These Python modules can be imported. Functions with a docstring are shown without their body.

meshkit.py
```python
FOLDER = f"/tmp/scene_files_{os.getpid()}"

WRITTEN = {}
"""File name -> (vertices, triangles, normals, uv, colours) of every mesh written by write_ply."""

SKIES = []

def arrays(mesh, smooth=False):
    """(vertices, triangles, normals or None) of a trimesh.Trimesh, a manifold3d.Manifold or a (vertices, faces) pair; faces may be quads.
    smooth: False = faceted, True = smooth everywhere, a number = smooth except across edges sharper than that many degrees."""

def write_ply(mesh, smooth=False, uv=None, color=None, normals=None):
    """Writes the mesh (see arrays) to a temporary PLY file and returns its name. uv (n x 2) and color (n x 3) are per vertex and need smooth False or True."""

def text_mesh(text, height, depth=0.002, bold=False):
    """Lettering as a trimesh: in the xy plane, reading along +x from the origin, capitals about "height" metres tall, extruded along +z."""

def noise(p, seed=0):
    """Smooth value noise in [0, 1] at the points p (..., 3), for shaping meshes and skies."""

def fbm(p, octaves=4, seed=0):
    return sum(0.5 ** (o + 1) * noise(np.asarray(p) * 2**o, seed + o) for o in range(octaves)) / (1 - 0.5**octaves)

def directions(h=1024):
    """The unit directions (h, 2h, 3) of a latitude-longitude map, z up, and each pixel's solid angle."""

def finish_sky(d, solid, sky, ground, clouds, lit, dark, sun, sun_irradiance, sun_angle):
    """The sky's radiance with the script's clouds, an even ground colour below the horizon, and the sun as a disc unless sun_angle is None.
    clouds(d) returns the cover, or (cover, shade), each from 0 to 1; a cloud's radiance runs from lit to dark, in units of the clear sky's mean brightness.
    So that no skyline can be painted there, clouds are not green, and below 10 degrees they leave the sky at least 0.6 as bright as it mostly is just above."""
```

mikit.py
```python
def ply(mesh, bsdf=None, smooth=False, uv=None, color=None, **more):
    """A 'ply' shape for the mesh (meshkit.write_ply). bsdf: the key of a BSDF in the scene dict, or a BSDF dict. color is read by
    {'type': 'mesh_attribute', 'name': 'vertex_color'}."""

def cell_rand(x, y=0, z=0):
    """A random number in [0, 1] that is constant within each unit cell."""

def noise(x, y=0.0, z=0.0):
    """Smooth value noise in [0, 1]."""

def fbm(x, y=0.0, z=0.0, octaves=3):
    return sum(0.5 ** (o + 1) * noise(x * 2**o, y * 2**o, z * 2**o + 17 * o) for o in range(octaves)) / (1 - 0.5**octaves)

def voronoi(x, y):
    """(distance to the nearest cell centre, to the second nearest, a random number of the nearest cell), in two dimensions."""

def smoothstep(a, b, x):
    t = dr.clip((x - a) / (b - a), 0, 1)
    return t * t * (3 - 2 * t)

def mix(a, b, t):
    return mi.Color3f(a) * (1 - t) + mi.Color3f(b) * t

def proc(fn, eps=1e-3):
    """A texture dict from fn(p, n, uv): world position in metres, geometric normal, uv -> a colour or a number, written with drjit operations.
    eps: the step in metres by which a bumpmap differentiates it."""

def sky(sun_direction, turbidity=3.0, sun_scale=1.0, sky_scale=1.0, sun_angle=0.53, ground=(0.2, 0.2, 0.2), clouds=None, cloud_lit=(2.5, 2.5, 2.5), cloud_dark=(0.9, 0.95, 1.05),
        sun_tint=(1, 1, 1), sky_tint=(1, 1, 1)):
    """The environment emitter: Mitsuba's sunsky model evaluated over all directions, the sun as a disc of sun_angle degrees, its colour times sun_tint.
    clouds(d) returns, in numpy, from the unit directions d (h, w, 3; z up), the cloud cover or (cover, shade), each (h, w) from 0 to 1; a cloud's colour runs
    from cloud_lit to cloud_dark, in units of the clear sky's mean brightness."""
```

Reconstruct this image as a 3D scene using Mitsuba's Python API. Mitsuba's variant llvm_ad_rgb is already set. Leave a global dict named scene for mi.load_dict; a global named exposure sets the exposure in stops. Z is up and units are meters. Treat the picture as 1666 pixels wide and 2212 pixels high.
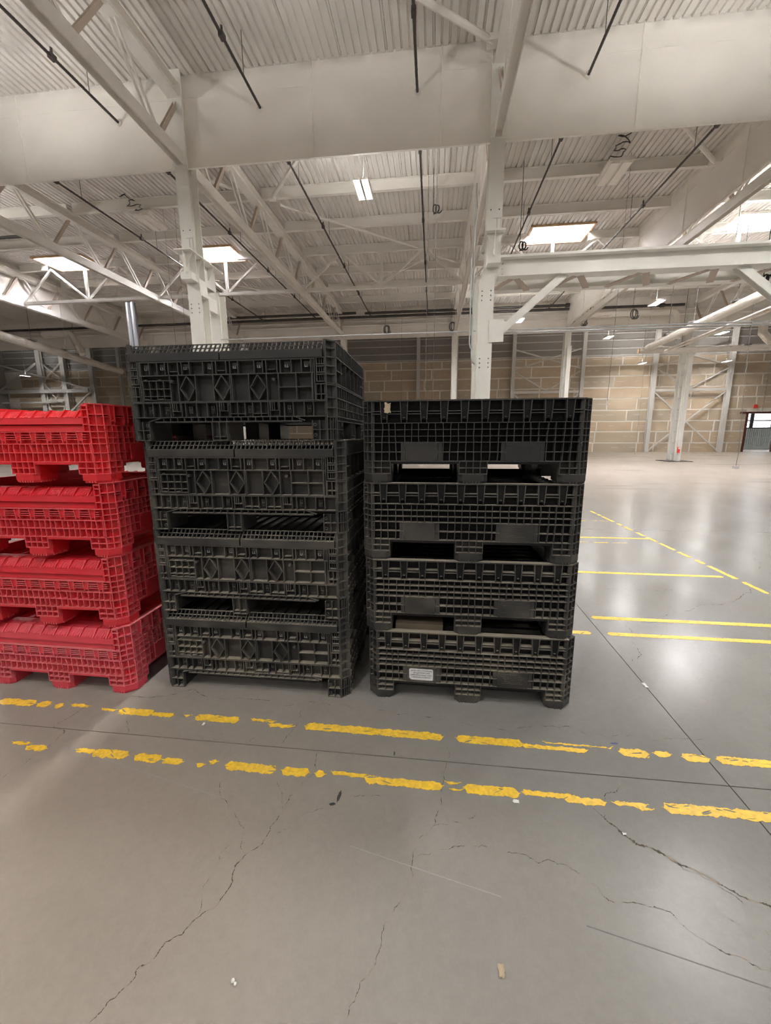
import math, random
import numpy as np
import trimesh
import drjit as dr
import mitsuba as mi
import mikit, meshkit
from mikit import noise, fbm, smoothstep, mix, proc, cell_rand
from shapely.geometry import Polygon, box as sbox
from shapely.ops import unary_union

T = mi.ScalarTransform4f
scene, labels = {}, {}
rng = np.random.default_rng(7)

# ------------------------------------------------------------------ camera, light, exposure
F_PX, EYE = 870.766, 1.6
Rm = np.array([[0.99330812, 0.11536925, -0.00537729], [0.01653982, -0.18817509, -0.98199622], [-0.11430404, 0.97533588, -0.18882403]])
fwd, up = Rm[2], -Rm[1]
scene['camera'] = {'type': 'perspective', 'fov': math.degrees(2 * math.atan(833 / F_PX)), 'fov_axis': 'x', 'near_clip': 0.05, 'far_clip': 300.0,
                   'to_world': T().look_at(origin=[0, 0, EYE], target=[float(fwd[0]), float(fwd[1]), float(EYE + fwd[2])], up=[float(v) for v in up])}
exposure = 2.5
LAMP, UPLIGHT, SKYLIGHT, DAY = 47.0, 53.0, 16.0, 1.7
# ------------------------------------------------------------------ materials


def rgb(c):
    return {'type': 'rgb', 'value': [float(v) for v in c]}


def mat(key, color, rough=0.5, metal=0.0, spec=0.5):
    c = proc(color) if callable(color) else rgb(color)
    r = proc(rough) if callable(rough) else float(rough)
    d = {'type': 'principled', 'base_color': c, 'roughness': r, 'metallic': float(metal)}
    if not metal:
        d['specular'] = float(spec)
    scene[key] = {'type': 'twosided', 'bsdf': d}


def c3(a):
    return mi.Color3f(*[float(v) for v in a])


def concrete(p, n, uv):
    big = fbm(p.x * 0.22 + 3.1, p.y * 0.22, 0.5, 3)
    mid = fbm(p.x * 1.7, p.y * 1.1 + 9, 2.5, 4)
    fine = noise(p.x * 160, p.y * 160) * 0.5 + noise(p.x * 47, p.y * 47) * 0.5
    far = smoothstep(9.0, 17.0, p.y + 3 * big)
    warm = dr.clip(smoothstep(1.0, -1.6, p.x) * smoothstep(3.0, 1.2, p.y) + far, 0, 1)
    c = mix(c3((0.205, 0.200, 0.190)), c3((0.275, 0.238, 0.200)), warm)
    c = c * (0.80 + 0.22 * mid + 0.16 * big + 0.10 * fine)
    streak = smoothstep(0.62, 0.8, fbm(p.x * 0.35, p.y * 1.6 + 40, 1.0, 3)) * far
    return c * (1 - 0.22 * streak)


def concrete_rough(p, n, uv):
    return 0.17 + 0.14 * fbm(p.x * 2.1, p.y * 2.1, 4.0, 3) + 0.2 * smoothstep(10.0, 18.0, p.y) + 0.3 * smoothstep(0.9, -0.4, p.x) * smoothstep(3.2, 1.8, p.y)


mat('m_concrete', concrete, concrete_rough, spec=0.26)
mat('m_joint', (0.12, 0.1, 0.08), 0.9)
mat('m_crack', lambda p, n, uv: mix(c3((0.075, 0.06, 0.045)), c3((0.26, 0.22, 0.175)), smoothstep(0.35, 0.7, noise(p.x * 30, p.y * 30))), 0.9)
mat('m_scuff', (0.28, 0.27, 0.255), 0.4)
mat('m_scuff_dark', (0.12, 0.12, 0.12), 0.4)
mat('m_oil', (0.05, 0.05, 0.055), 0.35)
mat('m_blue_mark', (0.06, 0.07, 0.2), 0.5)
mat('m_yellow', lambda p, n, uv: mix(c3((0.92, 0.60, 0.04)), c3((0.86, 0.56, 0.09)), fbm(p.x * 14, p.y * 30, 0, 3)) * (0.85 + 0.25 * noise(p.x * 90, p.y * 90)), 0.4)
mat('m_white', lambda p, n, uv: c3((0.74, 0.715, 0.665)) * (0.93 + 0.1 * fbm(p.x * 1.3, p.y * 1.3, p.z * 1.3, 3)), 0.5)
mat('m_column', lambda p, n, uv: c3((0.76, 0.75, 0.70)) * (0.93 + 0.1 * fbm(p.x * 2, p.y * 2, p.z * 0.8, 3)), 0.45)
mat('m_deck', lambda p, n, uv: c3((0.70, 0.675, 0.635)) * (0.88 + 0.16 * fbm(p.x * 0.8, p.y * 0.3, 1.0, 3)), 0.55)
mat('m_deck_seam', (0.2, 0.19, 0.18), 0.8)
mat('m_web', (0.44, 0.37, 0.31), 0.6)
mat('m_curtain', lambda p, n, uv: c3((0.86, 0.83, 0.775)) * (0.86 + 0.2 * fbm(p.x * 0.7 + p.y * 0.4, p.z * 1.1, 3.0, 3)) * (1 - 0.25 * smoothstep(8.75, 8.93, p.z) * noise(p.x * 6 + p.y * 6, p.z * 3)), 0.75)
mat('m_fire_pipe', (0.035, 0.03, 0.03), 0.45)
mat('m_white_pipe', lambda p, n, uv: mix(c3((0.74, 0.70, 0.64)), c3((0.5, 0.38, 0.27)), 0.6 * smoothstep(0.6, 0.8, fbm(p.x * 3, p.y * 3, p.z * 3, 3))), 0.4)
mat('m_galv', lambda p, n, uv: c3((0.55, 0.57, 0.58)) * (0.8 + 0.3 * noise(p.x * 9, p.y * 9, p.z * 2)), 0.45, 0.85)
mat('m_cable', (0.02, 0.02, 0.02), 0.6)
mat('m_clip', (0.16, 0.16, 0.165), 0.3)
mat('m_wire', (0.13, 0.125, 0.12), 0.6)
mat('m_mud', (0.80, 0.755, 0.685), 0.85)
TAN = [(0.53, 0.44, 0.335), (0.56, 0.445, 0.325), (0.50, 0.43, 0.34), (0.57, 0.465, 0.35)]
for k, t in enumerate(TAN):
    mat(f'm_board_{k}', (lambda t: lambda p, n, uv: mix(c3(t) * (0.92 + 0.14 * fbm(p.x * 0.9, p.z * 2.0, 5.0, 3)), c3((0.66, 0.60, 0.52)),
        smoothstep(0.62, 0.72, noise(p.x * 3.2, dr.floor(p.z * 1.08) * 7)) * smoothstep(0.045, 0.025, dr.abs(p.z * 1.087 - dr.floor(p.z * 1.087) - 0.42)) * 0.8))(t), 0.85)
mat('m_steel_grey', (0.50, 0.485, 0.465), 0.5)
mat('m_post', (0.62, 0.60, 0.57), 0.5)
mat('m_siding', (0.27, 0.255, 0.235), 0.6)
mat('m_maroon', (0.10, 0.035, 0.03), 0.5)
mat('m_dark_frame', (0.04, 0.035, 0.035), 0.5)
mat('m_corrugated', (0.50, 0.52, 0.50), 0.45, 0.3)
mat('m_red_sign', (0.75, 0.08, 0.07), 0.5)
mat('m_ink', (0.05, 0.05, 0.07), 0.7)
mat('m_sticker', (0.72, 0.73, 0.75), 0.4)
mat('m_paper', (0.42, 0.34, 0.24), 0.9)
mat('m_chalk', (0.8, 0.79, 0.75), 0.9)
mat('m_wood', (0.42, 0.27, 0.16), 0.7)
mat('m_curb', (0.80, 0.76, 0.70), 0.5)


def dusty(base, dust, amount, film):
    def fn(p, n, uv):
        blot = fbm(p.x * 9, p.y * 9, p.z * 9, 3)
        lay = smoothstep(0.45, 0.95, n.z) * (0.55 + 0.6 * blot) * amount
        f = film * smoothstep(0.35, 0.75, fbm(p.x * 5 + 3, p.y * 5, p.z * 7, 3))
        return mix(c3(base), c3(dust), dr.clip(lay + f, 0, 1))
    return fn


DUST = (0.30, 0.27, 0.215)
# the lower a bin stands, the longer it has gathered dust; ribs are scuffed paler than the flat panels
for k, (am, fi) in enumerate([(0.95, 0.26), (0.85, 0.2), (0.7, 0.13), (0.35, 0.05)]):
    mat(f'm_black_{k}', dusty((0.0095, 0.0098, 0.011), DUST, am, fi * .15), 0.45, spec=.14)
    mat(f'm_plate_{k}', dusty((0.031, 0.0312, 0.0315), DUST, am, fi * .8), 0.42, spec=.3)
    mat(f'm_rib_{k}', dusty((0.05, 0.0495, 0.048), DUST, min(1, am * 1.15), fi * 1.0), 0.5, spec=.25)
for k, (b, am) in enumerate([((0.62, 0.05, 0.075), 0.45), ((0.60, 0.024, 0.04), 0.4), ((0.60, 0.017, 0.03), 0.3), ((0.66, 0.017, 0.026), 0.06)]):
    mat(f'm_red_{k}', dusty(b, (0.36, 0.17, 0.15), am, 0.08), 0.42)
    mat(f'm_redrib_{k}', dusty((b[0] * 1.12, b[1] * 1.9 + 0.04, b[2] * 1.7 + 0.04), (0.42, 0.2, 0.17), am, 0.1), 0.45)
scene['m_lamp_glass'] = {'type': 'twosided', 'bsdf': {'type': 'diffuse', 'reflectance': rgb((0.8, 0.8, 0.8))}}


# ------------------------------------------------------------------ mesh helpers
class MB:
    def __init__(self):
        self.v, self.f, self.n = [], [], 0

    def add(self, v, f):
        self.v.append(np.asarray(v, float)); self.f.append(np.asarray(f, int) + self.n); self.n += len(v)
        return self

    def box(self, x0, x1, y0, y1, z0, z1):
        if x1 < x0: x0, x1 = x1, x0
        if y1 < y0: y0, y1 = y1, y0
        if z1 < z0: z0, z1 = z1, z0
        v = [(x, y, z) for x in (x0, x1) for y in (y0, y1) for z in (z0, z1)]
        return self.add(v, BOXF)

    def frame(self, p0, p1, upv=(0, 0, 1)):
        p0, p1 = np.asarray(p0, float), np.asarray(p1, float)
        a = p1 - p0; L = np.linalg.norm(a); a = a / L
        s = np.cross(a, upv)
        if np.linalg.norm(s) < 1e-6: s = np.cross(a, (0, 1, 0))
        s /= np.linalg.norm(s); u = np.cross(s, a)
        return p0, a, s, u, L

    def bar(self, p0, p1, w, h, upv=(0, 0, 1), ds=0.0, du=0.0):
        """a straight bar from p0 to p1, w across, h along upv, shifted ds sideways and du up"""
        o, a, s, u, L = self.frame(p0, p1, upv)
        v = [o + a * t * L + s * (ds + i * w / 2) + u * (du + j * h / 2) for t in (0, 1) for i in (-1, 1) for j in (-1, 1)]
        return self.add(v, BARF)

    def ibeam(self, p0, p1, w, h, t=0.012, upv=(0, 0, 1)):
        self.bar(p0, p1, w, t, upv, 0, h / 2 - t / 2); self.bar(p0, p1, w, t, upv, 0, -h / 2 + t / 2)
        return self.bar(p0, p1, t, h - 2 * t, upv)

    def tube(self, pts, r, sides=8, cap=True):
        p = np.asarray(pts, float); t = np.gradient(p, axis=0); t /= np.linalg.norm(t, axis=1, keepdims=True)
        ref = np.array([0, 0, 1.0]) if abs(t[:, 2]).max() < 0.95 else np.array([0.93, 0.37, 0.0])
        a = np.cross(t, ref); a /= np.linalg.norm(a, axis=1, keepdims=True) + 1e-12; b = np.cross(t, a)
        ang = np.arange(sides) * 2 * math.pi / sides
        v = p[:, None] + r * (np.cos(ang)[None, :, None] * a[:, None] + np.sin(ang)[None, :, None] * b[:, None])
        f = []
        for i in range(len(p) - 1):
            for j in range(sides):
                q = (i * sides + j, i * sides + (j + 1) % sides, (i + 1) * sides + (j + 1) % sides, (i + 1) * sides + j)
                f += [(q[0], q[2], q[1]), (q[0], q[3], q[2])]
        v = v.reshape(-1, 3)
        if cap:
            for base, flip in ((0, 0), ((len(p) - 1) * sides, 1)):
                for j in range(1, sides - 1):
                    f.append((base, base + j, base + j + 1) if not flip else (base, base + j + 1, base + j))
        return self.add(v, f)

    def prism(self, poly, z0, z1):
        m = trimesh.creation.extrude_polygon(poly if isinstance(poly, Polygon) else Polygon(poly), z1 - z0, engine='earcut')
        return self.add(m.vertices + [0, 0, z0], m.faces)

    def quad(self, a, b, c, d):
        return self.add([a, b, c, d], [(0, 1, 2), (0, 2, 3)])

    def hexa(self, v8):
        """eight corners: four of one end, then the same four of the other"""
        return self.add(v8, [(0, 1, 2), (0, 2, 3), (4, 6, 5), (4, 7, 6), (0, 4, 5), (0, 5, 1), (1, 5, 6), (1, 6, 2), (2, 6, 7), (2, 7, 3), (3, 7, 4), (3, 4, 0)])

    def mesh(self):
        m = trimesh.Trimesh(np.vstack(self.v), np.vstack(self.f), process=False)
        return m

    def turned(self, deg):
        c, s = math.cos(math.radians(deg)), math.sin(math.radians(deg))
        R = np.array([[c, -s, 0], [s, c, 0], [0, 0, 1.0]])
        o = MB(); o.v = [x @ R.T for x in self.v]; o.f = list(self.f); o.n = self.n
        return o


BOXF = [(0, 1, 3), (0, 3, 2), (4, 6, 7), (4, 7, 5), (0, 4, 5), (0, 5, 1), (2, 3, 7), (2, 7, 6), (0, 2, 6), (0, 6, 4), (1, 5, 7), (1, 7, 3)]
BARF = [q[::-1] for q in BOXF]


def fixed(m):
    """outward winding for closed convex-piece soups"""
    parts = MB()
    return m


def key_free(k):
    if k not in USED:
        USED.add(k); return k
    i = 1
    while f'{k}_{i:03d}' in USED: i += 1
    USED.add(f'{k}_{i:03d}')
    return f'{k}_{i:03d}'


USED = set()


def put(key, mb, m, smooth=False, **more):
    k = key_free(key)
    scene[k] = mikit.ply(mb.mesh() if isinstance(mb, MB) else mb, m, smooth, **more)
    return k


def thing(key, label, cat, group=None):
    k = key_free(key)
    labels[k] = {'label': label, 'category': cat}
    if group: labels[k]['group'] = group
    return k


def struct(key, mb, m, **kw):
    k = put(key, mb, m, **kw)
    labels[k] = {'kind': 'structure'}
    return k


# ------------------------------------------------------------------ setting: floor
X0, X1, Y0, Y1, ROOF = -43.0, 38.0, -14.0, 37.8, 8.93
JX = [-43.0] + [1.385 + 6.35 * k for k in range(-6, 6)] + [38.0]
JY = [-14.0] + [1.757 + 5.28 * k for k in range(-2, 7)] + [37.8]
struct('floor', MB().box(X0, X1, Y0, Y1, -0.2, -0.014), 'm_joint')
for i in range(len(JX) - 1):
    for j in range(len(JY) - 1):
        g = 0.0026
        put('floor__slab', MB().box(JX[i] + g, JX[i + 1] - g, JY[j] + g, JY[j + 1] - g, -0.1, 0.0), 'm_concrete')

CRACKS = [
    (4.0, [(-0.922, 0.729), (-0.902, 0.776), (-0.87, 0.817), (-0.872, 0.849), (-0.842, 0.875), (-0.829, 0.923), (-0.769, 0.993), (-0.716, 1.047), (-0.704, 1.089), (-0.703, 1.194), (-0.697, 1.212), (-0.646, 1.291), (-0.64, 1.347), (-0.617, 1.408), (-0.601, 1.496), (-0.565, 1.588), (-0.565, 1.746)]),
    (2.5, [(-0.699, 1.216), (-0.734, 1.248), (-0.751, 1.314), (-0.819, 1.369), (-0.914, 1.437), (-0.955, 1.494), (-0.978, 1.556)]),
    (2.5, [(-0.617, 1.408), (-0.649, 1.479), (-0.693, 1.535), (-0.713, 1.585)]),
    (3.2, [(-0.21, 0.81), (-0.21, 0.843), (-0.187, 0.9), (-0.151, 0.942), (-0.14, 1.022), (-0.125, 1.066), (-0.079, 1.133), (-0.056, 1.237), (-0.042, 1.307), (0.026, 1.411), (0.062, 1.546), (0.076, 1.686), (0.097, 1.85)]),
    (2.5, [(0.026, 1.411), (0.088, 1.423), (0.166, 1.447), (0.22, 1.501)]),
    (11.0, [(0.746, 1.527), (0.784, 1.475), (0.831, 1.423), (0.911, 1.396), (0.971, 1.356), (1.039, 1.311), (1.084, 1.286), (1.145, 1.256), (1.192, 1.241), (1.32, 1.2)]),
    (4.0, [(0.702, 1.599), (0.746, 1.527), (0.765, 1.601), (0.857, 1.67), (0.901, 1.75)]),
    (3.2, [(-0.04, 1.281), (0.058, 1.319), (0.158, 1.348), (0.271, 1.324), (0.369, 1.335), (0.423, 1.307), (0.539, 1.303), (0.59, 1.261), (0.621, 1.219), (0.652, 1.201), (0.738, 1.207), (0.828, 1.193), (0.858, 1.144), (0.901, 1.112), (0.985, 1.086), (1.052, 1.056)]),
    (3.0, [(1.039, 1.311), (1.081, 1.271), (1.098, 1.21), (1.11, 1.142)]),
    (3.0, [(0.967, 1.28), (0.994, 1.215), (1.045, 1.165), (1.081, 1.103)]),
    (4.0, [(0.929, 1.398), (0.955, 1.342), (1.005, 1.331), (1.039, 1.311)]),
    (3.5, [(-1.866, 2.065), (-1.634, 2.09), (-1.367, 2.108), (-1.098, 2.114), (-0.906, 2.081), (-0.749, 2.13), (-0.517, 2.123), (-0.253, 2.1), (-0.088, 2.087), (0.274, 2.013), (0.531, 2.05), (0.785, 2.078), (0.896, 2.046), (1.013, 2.041), (1.144, 2.022), (1.271, 2.044), (1.387, 2.048), (1.528, 2.039), (1.731, 2.029)]),
    (3.0, [(-0.749, 2.13), (-0.732, 1.949), (-0.753, 1.856), (-0.766, 1.755)]),
    (3.5, [(-2.052, 1.989), (-2.06, 1.882), (-2.09, 1.763), (-1.993, 1.738), (-1.978, 1.654), (-1.995, 1.543), (-2.015, 1.415)]),
    (3.0, [(-1.724, 1.86), (-1.636, 1.759)]), (3.0, [(-0.837, 1.938), (-0.922, 1.82), (-0.96, 1.75)]),
    (7.0, [(2.047, 3.596), (2.226, 3.717), (2.46, 3.849), (2.784, 3.953), (2.974, 4.077), (3.114, 4.2), (3.313, 4.386)]),
    (6.0, [(1.413, 2.744), (1.523, 2.885), (1.57, 3.013), (1.655, 3.299), (1.688, 3.461)]),
    (5.0, [(1.698, 4.204), (1.969, 4.266), (2.259, 4.21), (2.615, 4.213), (2.723, 4.16)]),
    (7.0, [(3.906, 5.08), (4.086, 5.311), (4.177, 5.579)]),
    (2.0, [(-0.203, 1.528), (-0.338, 1.513), (-0.447, 1.443), (-0.562, 1.355), (-0.605, 1.31)]),
    (2.0, [(-0.769, 1.0), (-0.797, 1.075), (-0.789, 1.155), (-0.78, 1.243)]),
]


def crack(w, pts):
    r = np.random.default_rng(int(abs(pts[0][0]) * 1000 + len(pts)))
    p = np.array(pts, float)
    for lev in range(4):
        q = np.empty((2 * len(p) - 1, 2)); q[::2] = p
        d = p[1:] - p[:-1]; L = np.linalg.norm(d, axis=1)[:, None]
        q[1::2] = (p[1:] + p[:-1]) / 2 + np.stack([-d[:, 1], d[:, 0]], 1) * r.normal(0, 0.09, (len(d), 1)) * (L > 0.006)
        p = q
    t = np.gradient(p, axis=0); t /= np.linalg.norm(t, axis=1, keepdims=True) + 1e-9
    nn = np.stack([-t[:, 1], t[:, 0]], 1)
    hw = w / 2000 * np.clip(r.gamma(2.2, 0.42, len(p)), 0.12, 2.4)[:, None] * 0.62
    hw[0] = hw[-1] = 0.0002
    v = np.vstack([np.c_[p + nn * hw, np.full(len(p), 0.0006)], np.c_[p - nn * hw, np.full(len(p), 0.0006)]])
    n = len(p); i = np.arange(n - 1)
    f = np.vstack([np.c_[i, i + n, i + 1], np.c_[i + 1, i + n, i + n + 1]])
    return MB().add(v, f)


for w, pts in CRACKS:
    put('floor__crack', crack(w, pts), 'm_crack')
for a, b, w in [((-1.895, 1.639), (-0.95, 1.446), 0.006), ((-0.3, 1.292), (0.265, 1.175), 0.0045), ((0.532, 1.12), (1.25, 0.97), 0.0035)]:
    put('floor__scratch', MB().bar((*a, 0.0004), (*b, 0.0004), w, 0.0004), 'm_scuff_dark' if w < .004 else 'm_scuff')
for x, y, a, b, m in [(-.394, 1.507, .007, .03, 'm_oil'), (-.415, 1.465, .012, .008, 'm_oil'), (.972, 1.975, .018, .007, 'm_blue_mark'), (-.17, 1.78, .004, .012, 'm_oil')]:
    t = np.linspace(0, 2 * math.pi, 14, endpoint=False); q = 1 + .35 * np.sin(t * 3 + x * 9) * np.cos(t * 5)
    put('floor__stain', MB().prism(Polygon(np.c_[x + a * np.cos(t) * q, y + b * np.sin(t) * q]), 0.0002, 0.0007), m)


def ragged(spans, w, seed, wear):
    """paint left on the floor between the given x spans, with torn edges and lost flakes"""
    r = np.random.default_rng(seed); polys = []
    for a, b, lo, hi in spans:
        n = max(6, int((b - a) / 0.006))
        x = np.linspace(a, b, n)
        jag = lambda s: meshkit.noise(np.c_[x * 42, np.full(n, s), np.zeros(n)], seed) * 0.5 + meshkit.noise(np.c_[x * 160, np.full(n, s), np.zeros(n)], seed) * 0.5
        taper = np.clip(np.minimum(x - a, b - x) / 0.02, 0.25, 1)
        top = w * (hi - (hi - lo) * 0.5 * (1 - taper)) - w * wear * jag(1.5) * 0.36
        bot = w * (lo + (hi - lo) * 0.5 * (1 - taper)) + w * wear * jag(8.5) * 0.36
        ok = np.maximum(top, bot + 0.004)
        polys.append(Polygon(list(zip(x, bot)) + list(zip(x[::-1], ok[::-1]))).buffer(0))
    s = unary_union(polys)
    x0, _, x1, _ = s.bounds
    cuts = []
    for _ in range(int((x1 - x0) * 26 * wear)):
        cx, cy = r.uniform(x0, x1), r.uniform(-w / 2, w / 2); L = r.uniform(0.01, 0.09); h = r.uniform(0.0015, 0.006)
        ang = r.normal(0.06, 0.25)
        k = 7; tt = np.linspace(0, 2 * math.pi, k, endpoint=False); rad = r.uniform(0.5, 1.0, k)
        q = np.c_[np.cos(tt) * L / 2 * rad, np.sin(tt) * h * rad]
        c, sn = math.cos(ang), math.sin(ang)
        cuts.append(Polygon(q @ np.array([[c, sn], [-sn, c]]) + [cx, cy]).buffer(0))
    s = s.difference(unary_union(cuts))
    return [g for g in getattr(s, 'geoms', [s]) if g.area > 2e-5]


def paint(name, label, spans, w, origin, ang, seed, wear=0.75):
    k = thing(name, label, 'floor marking', 'yellow lane lines on the floor')
    c, s = math.cos(ang), math.sin(ang)
    for i, g in enumerate(ragged(spans, w, seed, wear)):
        mb = MB().prism(g, 0.0002, 0.0014)
        v = mb.v[0]; mb.v[0] = np.c_[origin[0] + v[:, 0] * c - v[:, 1] * s, origin[1] + v[:, 0] * s + v[:, 1] * c, v[:, 2]]
        put(k + '__paint_patch', mb, 'm_yellow')


full = lambda L: [(a, b, -0.5, 0.5) for a, b in L]
S1 = full([(-2.636, -2.378), (-2.372, -2.277), (-2.252, -2.189)]) + [(-2.158, -2.019, -.1, .5)] + [(-1.949, -1.837, -.3, .3)] + full([(-1.831, -1.6)]) + [(-1.62, -1.467, -.4, .3), (-1.417, -1.365, -.2, .3)] + full([(-1.345, -1.068)]) + [(-1.018, -0.86, -.1, .5), (-.9, -.739, -.5, .15)] + full([(-0.691, 0.086), (0.143, 0.5)]) + [(.48, .821, -.5, .15), (0.6, 0.956, 0.1, 0.5)] + full([(0.967, 1.122)]) + [(1.133, 1.231, -.3, .5)] + full([(1.264, 1.403), (1.424, 7.0)])
paint('yellow_floor_line', 'flaking yellow lane line just in front of the stacks, above the saw-cut joint', S1, 0.074, (0, 1.921), -0.004, 3, 0.8)
S2 = [(-2.207, -2.09, -.1, .5), (-2.1, -1.972, -.5, .3), (-1.823, -1.7, -.3, .4)] + full([(-1.72, -1.513), (-1.487, -1.33)]) + [(-1.33, -1.209, -.5, .3), (-1.147, -1.09, -.5, .2), (-1.09, -1.036, -.2, .5)] + full([(-1.0, -0.725), (-0.709, -0.562)]) + [(-0.544, -0.482, -.4, .4)] + [(-.466, -.25, -.1, .5), (-.3, .078, -.5, .4), (.078, .158, .1, .5), (.1, .17, -.4, 0)] + full([(0.162, 0.42)]) + [(0.42, .66, -.2, .45), (.6, .789, -.5, .3), (.808, .966, -.3, .3), (.9, .98, -.5, 0)] + full([(1.017, 1.25)]) + [(1.2, 1.4, -.4, .5)] + full([(1.3, 7.0)])
paint('yellow_floor_line', 'flaking yellow lane line nearest the camera, below the dark saw-cut joint', S2, 0.07, (0, 1.612), -0.004, 5, 0.8)
paint('yellow_floor_line', 'solid yellow lane line right of the stacks, farther of the wide pair', full([(1.415, 6.2)]), 0.066, (0, 3.522), -0.006, 8, 0.3)
paint('yellow_floor_line', 'yellow lane line right of the stacks, broken beside the saw-cut joint', full([(-0.9, 1.31), (1.43, 6.2)]), 0.062, (0, 3.226), -0.007, 9, 0.35)
paint('yellow_floor_line', 'thin yellow line that ends at the diagonal line, nearer of its two', full([(0.9, 3.285)]), 0.07, (0, 4.77), -0.008, 10, 0.25)
paint('yellow_floor_line', 'thin yellow line that ends at the diagonal line, farther one', full([(0.9, 3.34)]), 0.07, (0, 6.46), -0.004, 11, 0.25)
paint('yellow_floor_line', 'faint broken yellow line just below the farther thin line', [(1.9, 2.36, -.2, .3), (2.4, 2.62, -.4, .4), (2.66, 2.9, -.3, .2)], 0.06, (0, 6.14), 0.004, 12, 0.7)
paint('yellow_floor_line', 'faint yellow line farthest from the camera, meeting the diagonal line', full([(2.3, 2.86)]) + [(2.95, 3.27, -.3, .2)], 0.06, (0, 7.74), 0.004, 13, 0.6)
dg = [(0, .35), (.42, .9), (.95, 1.15), (1.22, 1.5), (1.56, 1.95), (2.0, 2.3), (2.36, 2.62), (2.75, 3.05), (3.1, 3.3), (3.42, 3.95), (3.98, 4.16), (4.22, 4.5)]
paint('yellow_floor_line', 'dashed yellow line running away from the camera to the right of the black bins', full(dg), 0.075, (3.385, 4.25), math.pi / 2 + 0.018, 14, 0.7)


# ------------------------------------------------------------------ setting: ceiling
def corrugated(x0, x1, y0, y1, z, pitch=0.152):
    n = max(1, round((x1 - x0) / pitch)); p = (x1 - x0) / n; h = 0.042
    prof = []
    for i in range(n):
        b = x0 + i * p
        prof += [(b, z), (b + p * .66, z), (b + p * .72, z + h), (b + p * .94, z + h)]
    prof.append((x1, z))
    prof = np.array(prof); m = len(prof)
    v = np.vstack([np.c_[prof[:, 0], np.full(m, y0), prof[:, 1]], np.c_[prof[:, 0], np.full(m, y1), prof[:, 1]]])
    i = np.arange(m - 1)
    return MB().add(v, np.vstack([np.c_[i, i + 1, i + m], np.c_[i + 1, i + m + 1, i + m]]))


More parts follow.
